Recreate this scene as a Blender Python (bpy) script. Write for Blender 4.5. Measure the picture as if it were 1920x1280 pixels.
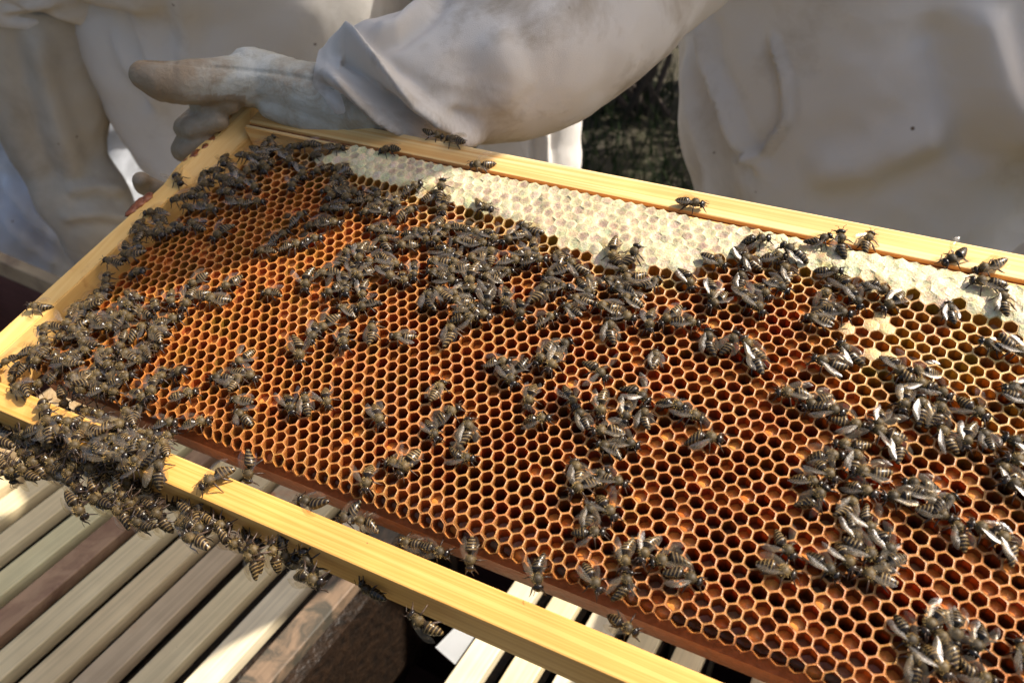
import bpy, bmesh, math, random
from mathutils import Vector, Matrix, noise

for o in list(bpy.data.objects): bpy.data.objects.remove(o, do_unlink=True)
sc = bpy.context.scene
C = sc.collection
PI = math.pi

# ---------------------------------------------------------------- camera, sky, sun, exposure
PITCH = math.radians(38); FPX = 1600.0
CAM = Vector((0, 0, 1.38))
FW = Vector((0, math.cos(PITCH), -math.sin(PITCH))); CU = Vector((0, math.sin(PITCH), math.cos(PITCH)))
cd = bpy.data.cameras.new('camera'); cam = bpy.data.objects.new('camera', cd); C.objects.link(cam)
cam.location = CAM; cam.rotation_euler = (PI/2-PITCH, 0, 0)
cd.sensor_width = 36; cd.lens = FPX/1920*36; cd.clip_start = .01; cd.clip_end = 500
cd.dof.use_dof = True; cd.dof.focus_distance = .365; cd.dof.aperture_fstop = 16
sc.camera = cam

# the held frame: origin and axes in camera coordinates (x right, y down, z forward), from the cell lattice
RC = ((0.88876, 0.43064, -0.15705), (0.2561, -0.75065, -0.60904), (-0.38017, 0.50107, -0.77743))
def cam2w(v): return Vector((v[0], 0, 0)) - CU*v[1] + FW*v[2]
AX = [cam2w((RC[0][i], RC[1][i], RC[2][i])) for i in range(3)]
FO = CAM + FW*.35466
M = Matrix(((AX[0].x, AX[1].x, AX[2].x, FO.x), (AX[0].y, AX[1].y, AX[2].y, FO.y), (AX[0].z, AX[1].z, AX[2].z, FO.z), (0, 0, 0, 1)))
MI = M.inverted()

SUNV = (AX[0]*3.9 + AX[1]*4.6 + AX[2]*4.7).normalized()      # direction towards the sun
EL = math.asin(SUNV.z); AZ = math.atan2(SUNV.x, SUNV.y)
w = bpy.data.worlds.new('World'); sc.world = w; w.use_nodes = True
nt = w.node_tree; nt.nodes.clear()
sky = nt.nodes.new('ShaderNodeTexSky'); sky.sky_type = 'NISHITA'; sky.sun_disc = False
sky.sun_elevation = EL; sky.sun_rotation = AZ; sky.air_density = 1.0; sky.dust_density = 5.0; sky.ozone_density = .4
bg = nt.nodes.new('ShaderNodeBackground'); bg.inputs[1].default_value = .115
wo = nt.nodes.new('ShaderNodeOutputWorld'); nt.links.new(sky.outputs[0], bg.inputs[0]); nt.links.new(bg.outputs[0], wo.inputs[0])
sl = bpy.data.lights.new('sun', 'SUN'); sl.energy = 5.0; sl.angle = math.radians(.53); sl.color = (1, .93, .82)
so = bpy.data.objects.new('sun', sl); C.objects.link(so); so.rotation_euler = (-SUNV).to_track_quat('-Z', 'Y').to_euler(); so.location = (2, 2, 4)
sc.view_settings.view_transform = 'Standard'; sc.view_settings.look = 'None'; sc.view_settings.gamma = 1
sc.view_settings.exposure = 0.75
sc.render.engine = 'CYCLES'
try:
    sc.cycles.max_bounces = 8; sc.cycles.transparent_max_bounces = 12; sc.cycles.caustics_reflective = False; sc.cycles.caustics_refractive = False
except Exception: pass

# ---------------------------------------------------------------- pixel helpers (photo is 1920 x 1280)
def ray(px, py): return Vector(((px-960)/FPX, (py-640)/FPX, 1.0))
def W(px, py, d): return CAM + cam2w(ray(px, py)*d)
def pix(p):
    v = p-CAM; z = v.dot(FW)
    if z < 1e-4: return (-9999, -9999)
    return (960+FPX*v.x/z, 640-FPX*v.dot(CU)/z)
def hit_axis(px, py, ax, val):
    "ray through a pixel against the plane local[ax]=val of the frame (metres, frame coordinates)"
    o = MI @ CAM; d = (MI.to_3x3() @ cam2w(ray(px, py)))
    t = (val-o[ax])/d[ax]
    return o+d*t
def hit_h(px, py, z):
    d = cam2w(ray(px, py)); t = (z-CAM.z)/d.z
    return CAM+d*t

# ---------------------------------------------------------------- objects
def tag(o, label=None, cat=None, group=None, kind=None):
    if label: o['label'] = label
    if cat: o['category'] = cat
    if group: o['group'] = group
    if kind: o['kind'] = kind
    return o
def obj(name, me, parent=None, mat=None, smooth=False):
    o = bpy.data.objects.new(name, me); C.objects.link(o)
    if parent is not None: o.parent = parent
    if mat is not None and len(me.materials) == 0: me.materials.append(mat)
    if smooth: me.shade_smooth()
    return o
def empty(name, mtx=None):
    o = bpy.data.objects.new(name, None); C.objects.link(o); o.empty_display_size = .02
    if mtx is not None: o.matrix_world = mtx
    return o
def mesh_py(name, v, f, smooth=False):
    me = bpy.data.meshes.new(name); me.from_pydata(v, [], f); me.update()
    if smooth: me.shade_smooth()
    return me
def box_bm(bm, lo, hi, bev=0):
    r = bmesh.ops.create_cube(bm, size=1)['verts']
    for v in r: v.co = Vector([lo[i]+(v.co[i]+.5)*(hi[i]-lo[i]) for i in range(3)])
    if bev: bmesh.ops.bevel(bm, geom=list({e for v in r for e in v.link_edges}), offset=bev, segments=2, affect='EDGES', profile=.6)
    return r
def done(bm, name, smooth=False):
    me = bpy.data.meshes.new(name); bm.normal_update(); bm.to_mesh(me); bm.free()
    if smooth: me.shade_smooth()
    return me

# ---------------------------------------------------------------- materials
def nmat(name):
    m = bpy.data.materials.new(name); m.use_nodes = True
    n = m.node_tree.nodes; l = m.node_tree.links
    return m, n, l, n['Principled BSDF']
def ramp(n, stops):
    r = n.new('ShaderNodeValToRGB'); e = r.color_ramp.elements
    while len(e) < len(stops): e.new(.5)
    for i, (p, c) in enumerate(stops): e[i].position = p; e[i].color = (*c, 1)
    return r
def noise_node(n, l, scale, detail=3, rough=.55, coord='Object', sx=(1, 1, 1), dist=0):
    tc = n.new('ShaderNodeTexCoord'); mp = n.new('ShaderNodeMapping'); mp.inputs['Scale'].default_value = sx
    t = n.new('ShaderNodeTexNoise'); t.inputs['Scale'].default_value = scale; t.inputs['Detail'].default_value = detail
    t.inputs['Roughness'].default_value = rough; t.inputs['Distortion'].default_value = dist
    l.new(tc.outputs[coord], mp.inputs[0]); l.new(mp.outputs[0], t.inputs[0])
    return t
def bump(n, l, src, bsdf, strength, dist):
    b = n.new('ShaderNodeBump'); b.inputs['Strength'].default_value = strength; b.inputs['Distance'].default_value = dist
    l.new(src, b.inputs['Height']); l.new(b.outputs[0], bsdf.inputs['Normal']); return b
def mixc(n, l, a, b, fac, mode='MIX'):
    m = n.new('ShaderNodeMix'); m.data_type = 'RGBA'; m.blend_type = mode
    for sock, v in ((m.inputs[6], a), (m.inputs[7], b), (m.inputs[0], fac)):
        if isinstance(v, (int, float)): sock.default_value = v
        elif isinstance(v, tuple): sock.default_value = (*v, 1) if len(v) == 3 else v
        else: l.new(v, sock)
    return m.outputs[2]

def wood(name, stops, axis=0, grain=260, along=6, stain=None, rough=.55, amt=.5, spots=0.0):
    "pine: grain stretched along one local axis; stain = (colour, scale, low, high)"
    m, n, l, b = nmat(name)
    s = [grain]*3; s[axis] = along
    t = noise_node(n, l, 1.0, 4, .6, 'Object', tuple(s), .6)
    r = ramp(n, stops); l.new(t.outputs[0], r.inputs[0])
    col = r.outputs[0]
    big = noise_node(n, l, 14, 3, .6)
    col = mixc(n, l, col, stops[0][1], .0)
    rr = ramp(n, [(.35, (.82, .8, .78)), (.65, (1, 1, 1))]); l.new(big.outputs[0], rr.inputs[0])
    col = mixc(n, l, col, rr.outputs[0], 1.0, 'MULTIPLY')
    if stain:
        sn = noise_node(n, l, stain[1], 5, .65, dist=.8)
        sr = ramp(n, [(stain[2], (0, 0, 0)), (stain[3], (1, 1, 1))]); l.new(sn.outputs[0], sr.inputs[0])
        col = mixc(n, l, col, stain[0], sr.outputs[0])
    if spots:
        v = n.new('ShaderNodeTexVoronoi'); v.inputs['Scale'].default_value = 75; tc = n.new('ShaderNodeTexCoord'); l.new(tc.outputs['Object'], v.inputs[0])
        sr = ramp(n, [(spots*.5, (1, 1, 1)), (spots, (0, 0, 0))]); l.new(v.outputs['Distance'], sr.inputs[0])
        col = mixc(n, l, col, (.06, .04, .025), sr.outputs[0])
    l.new(col, b.inputs['Base Color']); b.inputs['Roughness'].default_value = rough
    bump(n, l, t.outputs[0], b, .35, .0006)
    return m
PINE = [(.25, (.86, .62, .30)), (.45, (.80, .53, .22)), (.55, (.70, .37, .11)), (.62, (.84, .58, .26)), (.8, (.88, .66, .34))]
M_top = wood('pine_top_bar', [(.30, (.86, .64, .30)), (.42, (.80, .50, .18)), (.50, (.70, .36, .10)), (.57, (.83, .56, .24)), (.75, (.87, .66, .34))], 0, 300, 1.6)
M_side = wood('pine_side_bar', [(.3, (.86, .58, .22)), (.5, (.78, .47, .14)), (.7, (.87, .60, .24))], 1, 180, 9, stain=((.40, .14, .03), 30, .60, .72), spots=.05)
M_bot = wood('pine_bottom_bar', [(.3, (.82, .475, .135)), (.44, (.76, .41, .10)), (.5, (.66, .32, .06)), (.56, (.78, .43, .11)), (.7, (.83, .50, .155))], 0, 240, 2.0, spots=.04)
M_prop, n, l, b = nmat('propolis'); b.inputs['Roughness'].default_value = .3
t = noise_node(n, l, 300, 3); r = ramp(n, [(.3, (.09, .02, .008)), (.7, (.32, .10, .03))]); l.new(t.outputs[0], r.inputs[0]); l.new(r.outputs[0], b.inputs['Base Color']); bump(n, l, t.outputs[0], b, .6, .001)

def wax(name, attr, rough, trans, mul=(1, 1, 1), nscale=900, bstr=.4, spec=.5):
    m, n, l, b = nmat(name)
    a = n.new('ShaderNodeAttribute'); a.attribute_name = attr
    t = noise_node(n, l, nscale, 3, .6)
    r = ramp(n, [(.3, (.72*mul[0], .68*mul[1], .62*mul[2])), (.7, (1.08*mul[0], 1.06*mul[1], 1.04*mul[2]))]); l.new(t.outputs[0], r.inputs[0])
    col = mixc(n, l, a.outputs[0], r.outputs[0], 1.0, 'MULTIPLY')
    l.new(col, b.inputs['Base Color']); b.inputs['Roughness'].default_value = rough
    b.inputs['Specular IOR Level'].default_value = spec
    bump(n, l, t.outputs[0], b, bstr, .0004)
    if trans:
        tr = n.new('ShaderNodeBsdfTranslucent'); l.new(col, tr.inputs[0])
        mx = n.new('ShaderNodeMixShader'); mx.inputs[0].default_value = trans
        l.new(b.outputs[0], mx.inputs[1]); l.new(tr.outputs[0], mx.inputs[2])
        l.new(mx.outputs[0], n['Material Output'].inputs[0])
    return m
M_rim = wax('comb_rim_wax', 'tint', .45, .25)
M_wall = wax('comb_wall_wax', 'wall', .32, .55)
M_fill = wax('cell_contents', 'fill', .36, .0, nscale=1500, bstr=.25)
M_cap = wax('honey_cap_wax', 'tint', .42, .15, nscale=1300, bstr=.9)
M_edge = wax('comb_edge_wax', 'tint', .45, .0, (.95, .80, .62), 330, 1.6)

def cloth(name, base, dirt, dscale, lo, hi, weave=1.0):
    m, n, l, b = nmat(name)
    t = noise_node(n, l, dscale, 5, .65, dist=.4); r = ramp(n, [(lo, (0, 0, 0)), (hi, (1, 1, 1))]); l.new(t.outputs[0], r.inputs[0])
    col = mixc(n, l, base, dirt, r.outputs[0])
    v = n.new('ShaderNodeTexVoronoi'); v.inputs['Scale'].default_value = 22; tc = n.new('ShaderNodeTexCoord'); l.new(tc.outputs['Object'], v.inputs[0])
    sr = ramp(n, [(.02, (1, 1, 1)), (.045, (0, 0, 0))]); l.new(v.outputs['Distance'], sr.inputs[0])
    col = mixc(n, l, col, (.16, .11, .07), sr.outputs[0])
    l.new(col, b.inputs['Base Color']); b.inputs['Roughness'].default_value = .85; b.inputs['Specular IOR Level'].default_value = .2
    f = noise_node(n, l, 2200, 2); g = noise_node(n, l, 30, 3, .5, dist=.2)
    ad = n.new('ShaderNodeMath'); ad.operation = 'MULTIPLY_ADD'; ad.inputs[1].default_value = 5.0; l.new(g.outputs[0], ad.inputs[0]); l.new(f.outputs[0], ad.inputs[2])
    bump(n, l, ad.outputs[0], b, .4*weave, .0014)
    tr = n.new('ShaderNodeBsdfTranslucent'); l.new(col, tr.inputs[0])
    mx = n.new('ShaderNodeMixShader'); mx.inputs[0].default_value = .12
    l.new(b.outputs[0], mx.inputs[1]); l.new(tr.outputs[0], mx.inputs[2]); l.new(mx.outputs[0], n['Material Output'].inputs[0])
    return m
M_suit = cloth('white_cotton_suit', (.74, .705, .66), (.52, .46, .38), 9, .52, .80)
M_sleeve = cloth('white_cotton_sleeve', (.68, .635, .575), (.38, .31, .225), 15, .50, .70)
M_trous = cloth('beige_cotton_trousers', (.56, .51, .43), (.38, .33, .26), 7, .48, .72)
M_shadetone = cloth('shade_toned_trousers', (.62, .58, .56), (.42, .37, .31), 7, .48, .72)  # white trousers with their shade put into a darker base, plus dirt
M_blue = cloth('pale_cotton_overall', (.76, .79, .86), (.5, .53, .58), 6, .5, .75)

M_glove, n, l, b = nmat('goatskin_glove')
t = noise_node(n, l, 38, 5, .65, dist=.5); r = ramp(n, [(.38, (.50, .50, .45)), (.52, (.42, .40, .33)), (.66, (.28, .22, .15))]); l.new(t.outputs[0], r.inputs[0])
at = n.new('ShaderNodeAttribute'); at.attribute_name = 'dirt'
t2 = noise_node(n, l, 60, 4, .6); ml = n.new('ShaderNodeMath'); ml.operation = 'MULTIPLY'; l.new(at.outputs['Fac'], ml.inputs[0])
r2 = ramp(n, [(.25, (.55, .55, .55)), (.6, (1, 1, 1))]); l.new(t2.outputs[0], r2.inputs[0]); l.new(r2.outputs[0], ml.inputs[1])
col = mixc(n, l, r.outputs[0], (.24, .17, .10), ml.outputs[0]); l.new(col, b.inputs['Base Color']); b.inputs['Roughness'].default_value = .55
f = noise_node(n, l, 260, 6, .65, dist=1.5); bump(n, l, f.outputs[0], b, .7, .0012)

# ================================================================ the held frame with its comb
rnd = random.Random(7)
mm = .001
frame = empty('brood_frame', M)
tag(frame, 'pine brood frame full of comb held up over the open hive', 'beehive frame')

def xo(y): return -244+(y+100)*(20.5/205)            # outer edge of the left side bar (it leans a little)
def side_bar(sign, t=12.5):
    ys = [-108, -96, -60, -20, 20, 36, 48, 60, 84, 100, 109]
    V = []; F = []
    for y in ys:
        k = min(1, max(0, (y-36)/12)); zf = -2+3.0*k; zi = -2-5.5*k
        base = [(0, -27), (t, -27), (t, zi), (5.0, zf), (0, zf)]
        for (a, z) in base:
            x = xo(y)+a if sign < 0 else 234-a
            V.append((x*mm, y*mm, z*mm))
    for i in range(len(ys)-1):
        for k in range(5):
            a, b_ = i*5+k, i*5+(k+1) % 5
            q = (a, b_, b_+5, a+5); F.append(q if sign < 0 else q[::-1])
    e = (len(ys)-1)*5
    F.append(tuple(range(4, -1, -1)) if sign < 0 else tuple(range(5))); F.append(tuple(range(e, e+5)) if sign < 0 else tuple(range(e+4, e-1, -1)))
    me = mesh_py('side_bar', V, F)
    bm = bmesh.new(); bm.from_mesh(me); bmesh.ops.recalc_face_normals(bm, faces=bm.faces)
    bmesh.ops.bevel(bm, geom=[e for e in bm.edges if e.calc_face_angle(0) > .5], offset=.5*mm, segments=2, affect='EDGES')
    me = done(bm, 'side_bar')
    return obj('side_bar', me, frame, M_side)
sb_l = side_bar(-1); side_bar(1)

bm = bmesh.new()
box_bm(bm, (-211*mm, 92*mm, -29*mm), (221*mm, 105.5*mm, 1.2*mm), .6*mm)
top_bar = obj('top_bar', done(bm, 'top_bar'), frame, M_top)
bm = bmesh.new(); box_bm(bm, (-211*mm, 87.2*mm, -29*mm), (221*mm, 89.7*mm, .6*mm), .3*mm)
obj('lower_lip', done(bm, 'lower_lip'), top_bar, M_top)
bm = bmesh.new(); box_bm(bm, (-211*mm, 89.75*mm, -28*mm), (221*mm, 91.95*mm, -.9*mm))
obj('wedge_slot', done(bm, 'wedge_slot'), top_bar, M_prop)
for sx in (-1, 1):
    bm = bmesh.new(); a = (-262, -225.5) if sx < 0 else (235, 272)
    box_bm(bm, (a[0]*mm, 96*mm, -26*mm), (a[1]*mm, 105*mm, -2*mm), .6*mm)
    obj('lug', done(bm, 'lug'), top_bar, M_top)
bm = bmesh.new(); box_bm(bm, (-228*mm, -108.5*mm, -31*mm), (221*mm, -96.6*mm, -3*mm), .7*mm)
obj('bottom_bar', done(bm, 'bottom_bar'), frame, M_bot)

# propolis lumps on the side bar's outer shoulder
def lump(px, py, z, r, sy=1.6):
    p = hit_axis(px, py, 2, z*mm)
    bm = bmesh.new(); bmesh.ops.create_icosphere(bm, subdivisions=3, radius=1)
    for v in bm.verts:
        n_ = 1+.35*noise.noise(v.co*2.1+Vector((px, py, 0)))
        v.co = Vector((v.co.x*r*n_, v.co.y*r*sy*n_, v.co.z*r*.6*n_))*mm + p
    return obj('propolis_lump', done(bm, 'propolis_lump', True), sb_l, M_prop)
for a in ((262, 382, -2, 3.0), (276, 372, -2, 2.6), (250, 392, -2, 2.4, 2.4), (366, 290, 0, 2.6), (384, 276, 0, 2.2), (398, 262, 0, 2.4), (414, 250, 0, 1.8), (350, 302, 0, 2.0)):
    lump(*a)

# ---- comb surface
PIT = 5.3; RH = PIT/math.sqrt(3); DY = 1.5*RH
CAPB = [(-230, 96), (-168, 84), (-150.7, 76), (-115, 69), (-93, 69), (-48, 64.5), (-19, 62), (13, 55), (40, 53), (56, 56), (66, 68), (75, 76), (112, 73), (145, 71.5), (168, 70.5), (183, 67), (240, 62)]
def lerp_poly(P, x):
    if x <= P[0][0]: return P[0][1]
    for (a, b_), (c, d) in zip(P, P[1:]):
        if x <= c: return b_+(d-b_)*(x-a)/(c-a)
    return P[-1][1]
def capb(u): return lerp_poly(CAPB, u)
def sst(x): x = min(1, max(0, x)); return x*x*(3-2*x)
def hgt(u, v):
    h = 1.1*noise.noise(Vector((u/55, v/55, 3.1)))+.35*noise.noise(Vector((u/16, v/16, 9)))
    h += 2.6*sst((v-capb(u)+6)/12)
    h -= 2.5*sst((-188-u)/25)
    return h
def surf(u, v, dz=0):
    "comb surface: flat in the middle, rolling back along the lower edge; millimetres"
    h = hgt(u, v)+dz
    v0 = -79+2.2*noise.noise(Vector((u/40, 0, 5))); r = 11.0
    if v >= v0: return Vector((u, v, h))
    a = min(1.5, (v0-v)/r)
    return Vector((u, v0-(r+h)*math.sin(a), -r+(r+h)*math.cos(a)))
def xl(v): return lerp_poly([(-90, -207), (0, -206), (30, -198), (60, -192), (90, -176)], v)
def vtop(u): return lerp_poly([(-230, 66), (-178, 76), (-150, 80), (-128, 88.5), (240, 88.5)], u)
def vbot(u): return -86.5+2.0*noise.noise(Vector((u/28, 7, 1)))
cells = {}
for j in range(-20, 21):
    for i in range(-46, 46):
        u = (i+.5*(j & 1))*PIT; v = j*DY-1.5
        if xl(v) < u < 219 and vbot(u) < v < vtop(u): cells[(i, j)] = (u, v)
def neigh(i, j, k):
    o = j & 1
    return [(i+1, j), (i+o, j+1), (i-1+o, j+1), (i-1, j), (i-1+o, j-1), (i+o, j-1)][k]
def jit(x, y):
    q = noise.noise_vector(Vector((x*.31, y*.31, 2.7)))
    g = noise.noise_vector(Vector((x/34, y/34, 6.1)))
    return (x+.5*q.x+1.5*g.x, y+.5*q.y+1.5*g.y)
def corner(u, v, k):       # k=0 lower right, going counter-clockwise
    a = math.radians(-30+60*k); return jit(u+RH*math.cos(a), v+RH*math.sin(a))
def mixv(a, b_, t): return tuple(a[q]+(b_[q]-a[q])*t for q in range(3))
BROOD = {}                  # flat tan brood caps in a small patch on the right
for px, py in ((1588, 622), (1606, 612), (1630, 606), (1652, 604), (1676, 610), (1640, 654), (1656, 664)):
    q = hit_axis(px, py, 2, 0)*1000
    BROOD[min(cells, key=lambda c: (cells[c][0]-q.x)**2+(cells[c][1]-q.y)**2)] = 1

def cell_geo(i, j):
    u, v = cells[(i, j)]
    rr = random.Random(i*977+j*131)
    B = []
    cs = [corner(u, v, k) for k in range(6)]
    for k in range(6):
        B.append(cs[k]); a, b_ = cs[k], cs[(k+1) % 6]; B.append(((a[0]+b_[0])/2, (a[1]+b_[1])/2))
    cu = sum(c[0] for c in cs)/6; cv = sum(c[1] for c in cs)/6
    bd = capb(u); nz = noise.noise(Vector((u/30, v/30, 4)))
    capped = v > bd+2.0*nz+rr.uniform(-1.5, 1.5)
    brood = (i, j) in BROOD
    young = max(sst((v-bd+22)/24), sst((u-95)/70)*sst((v+20)/60), .5*sst((-150-u)/40)*sst((v-10)/40))
    young = min(1, max(0, young+.15*nz))
    orange = sst((-20-u)/110)
    rim = mixv(mixv((.59, .265, .08), (.63, .25, .055), orange), (.72, .48, .20), young)
    rim = tuple(c*rr.uniform(.9, 1.08) for c in rim)
    V = []; F = []; MT = []; TI = []; WA = []; FI = []
    def add(uu, vv, dz, ti, wa=(0, 0, 0), fi=(0, 0, 0)):
        p = surf(uu, vv, dz); V.append(p*mm); TI.append(ti); WA.append(wa); FI.append(fi)
    if capped or brood:
        wet = 0 if brood else sst((noise.noise(Vector((u/13, v/13, 8)))+.22+.6*math.exp(-((u-5)/60)**2))*1.8)*sst((v-bd)/6)*(1 if u < 80 else .25)
        wet *= rr.uniform(.35, 1.0)
        cream = tuple(c*rr.uniform(.86, 1.05) for c in (.80, .71, .46))
        if brood: cream = (.72, .50, .24)
        inn = mixv(cream, (.36, .25, .185), wet)
        out = mixv((.84, .74, .43), cream, .3) if not brood else (.70, .5, .26)
        for k, (x, y) in enumerate(B): add(x, y, rr.uniform(-.05, .12), out)
        up = rr.uniform(.10, .5) if not brood else .35
        sink = -.55 if (not brood and rr.random() < .55) else 0
        for rad, hh in ((.80, .55), (.45, 1.0)):
            for k, (x, y) in enumerate(B):
                t = rad*rr.uniform(.84, 1.16)
                add(cu+(x-cu)*t, cv+(y-cv)*t, up*hh+sink*hh+rr.uniform(-.26, .26)*(0 if brood else 1), tuple(c*rr.uniform(.88, 1.1) for c in (mixv(out, inn, hh) if rad > .5 else inn)))
        add(cu, cv, up+sink+rr.uniform(-.2, .2), inn)
        for ring in range(2):
            for k in range(12):
                a = ring*12+k; b_ = ring*12+(k+1) % 12
                F.append((a, b_, b_+12, a+12)); MT.append(0)
        for k in range(12): F.append((24+k, 24+(k+1) % 12, 36)); MT.append(0)
    else:
        # how deep the cell is filled, and with what
        z = rr.random(); pn = noise.noise(Vector((u/26, v/26, 15)))
        p_sh = .14+.55*sst((-40-u)/60)*sst((v+45)/30)*sst((75-v)/30)+.50*sst((u-20)/60)+.35*sst((pn-.05)*3)
        wallc = mixv((.36, .108, .024), (.54, .28, .055), max(young*.9, orange*.25))
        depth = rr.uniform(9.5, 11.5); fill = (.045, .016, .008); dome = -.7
        if z < p_sh:
            q = rr.random()
            if orange > .35 and q < .75: depth = rr.uniform(2.0, 5.2); fill = mixv((.55, .17, .03), (.70, .30, .06), rr.random()); wallc = mixv(wallc, (.62, .24, .06), .55)
            elif young > .5: depth = rr.uniform(3.5, 7.5); fill = mixv((.45, .24, .05), (.30, .13, .03), rr.random()); dome = -.3
            elif q < .55: depth = rr.uniform(2.2, 5.0); fill = mixv((.60, .17, .025), (.78, .34, .07), rr.random()); dome = .5; wallc = mixv(wallc, (.5, .16, .04), .5)
            elif q < .85: depth = rr.uniform(4.5, 8); fill = mixv((.22, .07, .02), (.33, .2, .09), rr.random()); dome = .2
            else: depth = rr.uniform(5, 8); fill = (.36, .26, .15); dome = .7
        wallc = tuple(c*rr.uniform(.8, 1.2) for c in wallc)
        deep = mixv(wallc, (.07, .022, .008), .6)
        if v < -72:  # lowest rows: light through the wax put into lighter walls and floors
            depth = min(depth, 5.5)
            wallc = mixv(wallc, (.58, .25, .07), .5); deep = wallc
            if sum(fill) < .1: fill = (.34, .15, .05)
        lip = [];
        wl = .885+rr.uniform(-.02, .025)
        for k, (x, y) in enumerate(B):
            add(x, y, -.08, rim, wallc)
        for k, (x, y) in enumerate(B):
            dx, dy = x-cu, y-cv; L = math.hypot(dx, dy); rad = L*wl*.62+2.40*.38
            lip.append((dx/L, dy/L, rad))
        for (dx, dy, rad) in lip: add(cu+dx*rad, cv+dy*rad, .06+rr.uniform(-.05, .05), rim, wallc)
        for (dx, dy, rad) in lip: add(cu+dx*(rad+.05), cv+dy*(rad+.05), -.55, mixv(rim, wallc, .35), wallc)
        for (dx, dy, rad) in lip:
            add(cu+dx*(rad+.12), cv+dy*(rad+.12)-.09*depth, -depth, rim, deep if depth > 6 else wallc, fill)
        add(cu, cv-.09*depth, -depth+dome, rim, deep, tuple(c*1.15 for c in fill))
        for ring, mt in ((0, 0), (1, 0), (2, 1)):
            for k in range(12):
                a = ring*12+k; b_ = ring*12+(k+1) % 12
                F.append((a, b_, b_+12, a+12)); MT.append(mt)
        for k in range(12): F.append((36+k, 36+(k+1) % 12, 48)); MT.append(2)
    # outer wall where the comb ends
    for k in range(6):
        if neigh(i, j, k) not in cells:
            for s in (0, 1):
                a, b_ = 2*k+s, (2*k+s+1) % 12
                base = len(V)
                for q in (a, b_):
                    x, y = B[q]
                    for t, dz in ((.02, -.1), (.10, -4.0), (.16, -13.5)):
                        lm = .9*noise.noise(Vector((x*.5, y*.5, dz*.4))); add(x+(x-cu)*(t+.10*lm), y+(y-cv)*(t+.12*lm), dz+.5*lm, mixv(rim, (.30, .15, .065), .4 if dz > -1 else .92))
                for t in range(2): F.append((base+t, base+t+1, base+3+t+1, base+3+t)); MT.append(3)
    return V, F, MT, TI, WA, FI, capped or brood

def attrs(me, TI, WA, FI):
    for nm, dat in (('tint', TI), ('wall', WA), ('fill', FI)):
        a = me.attributes.new(nm, 'FLOAT_COLOR', 'POINT')
        a.data.foreach_set('color', [c for q in dat for c in (q[0], q[1], q[2], 1.0)])
def cell_mesh(name, V, F, MT, TI, WA, FI, cap):
    me = bpy.data.meshes.new(name); me.from_pydata(V, [], F)
    for m_ in ((M_cap if cap else M_rim), M_wall, M_fill, M_edge): me.materials.append(m_)
    me.polygons.foreach_set('material_index', MT); attrs(me, TI, WA, FI)
    if cap: me.polygons.foreach_set('use_smooth', [True]*len(F))
    me.update(); return me

# midrib and the far half of the comb
bm = bmesh.new()
js = sorted({j for (_, j) in cells}); L = []; Rr = []
for j in js:
    us = [cells[c][0] for c in cells if c[1] == j]; v = j*DY-1.5
    L.append((min(us)-2.4, v)); Rr.append((max(us)+2.4, v))
L[0] = (L[0][0], L[0][1]-1); Rr[0] = (Rr[0][0], Rr[0][1]-1)
ring = L+Rr[::-1]
lo = [bm.verts.new((x*mm, y*mm, -24.5*mm)) for x, y in ring]; hi = [bm.verts.new((x*mm, y*mm, -13.2*mm)) for x, y in ring]
bm.faces.new(hi[::-1]); bm.faces.new(lo)
for k in range(len(ring)):
    q = (k+1) % len(ring); bm.faces.new((lo[k], lo[q], hi[q], hi[k]))
bmesh.ops.recalc_face_normals(bm, faces=bm.faces)
me = done(bm, 'honeycomb'); nv = len(me.vertices)
attrs(me, [(.42, .2, .09)]*nv, [(.1, .04, .02)]*nv, [(.1, .04, .02)]*nv)
comb = obj('honeycomb', me, frame, M_edge)
tag(comb, 'honeycomb of open brown cells with pale capped honey along the top')

camL = MI @ CAM*1000
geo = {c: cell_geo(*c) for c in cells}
def vis(c):
    p = M @ (surf(*cells[c])*mm); x, y = pix(p); return -10 < x < 1930 and -10 < y < 1290
def dist(c): return (surf(*cells[c])-camL).length
opens = sorted([c for c in cells if not geo[c][6] and vis(c)], key=dist)
capsl = sorted([c for c in cells if geo[c][6] and vis(c)], key=dist)
single = set(opens[:300]) | set(capsl[:300])
for nm, lst in (('cell', opens[:300]), ('wax_cap', capsl[:300])):
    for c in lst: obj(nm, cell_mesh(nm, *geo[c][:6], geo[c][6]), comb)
for cap, nm in ((False, 'remaining_cells'), (True, 'remaining_caps')):
    V, F, MT, TI, WA, FI = [], [], [], [], [], []
    for c, g in geo.items():
        if c in single or g[6] != cap: continue
        o_ = len(V); V += g[0]; F += [tuple(q+o_ for q in f) for f in g[1]]; MT += g[2]; TI += g[3]; WA += g[4]; FI += g[5]
    if V:
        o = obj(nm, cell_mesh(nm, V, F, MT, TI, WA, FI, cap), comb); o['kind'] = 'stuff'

# ================================================================ ground, shrubs
M_ground, n, l, b = nmat('dark_soil')
t = noise_node(n, l, 5, 6, .65); r = ramp(n, [(.3, (.025, .02, .013)), (.55, (.05, .042, .022)), (.75, (.04, .05, .018))]); l.new(t.outputs[0], r.inputs[0]); l.new(r.outputs[0], b.inputs['Base Color']); b.inputs['Roughness'].default_value = .95
bump(n, l, t.outputs[0], b, .8, .05)
G = 90; bm = bmesh.new(); bmesh.ops.create_grid(bm, x_segments=60, y_segments=60, size=G)
for v in bm.verts: v.co.z = .05*noise.noise(v.co*.35)-.03 if v.co.length < 60 else 0
tag(obj('ground', done(bm, 'ground'), None, M_ground), kind='structure')

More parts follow.
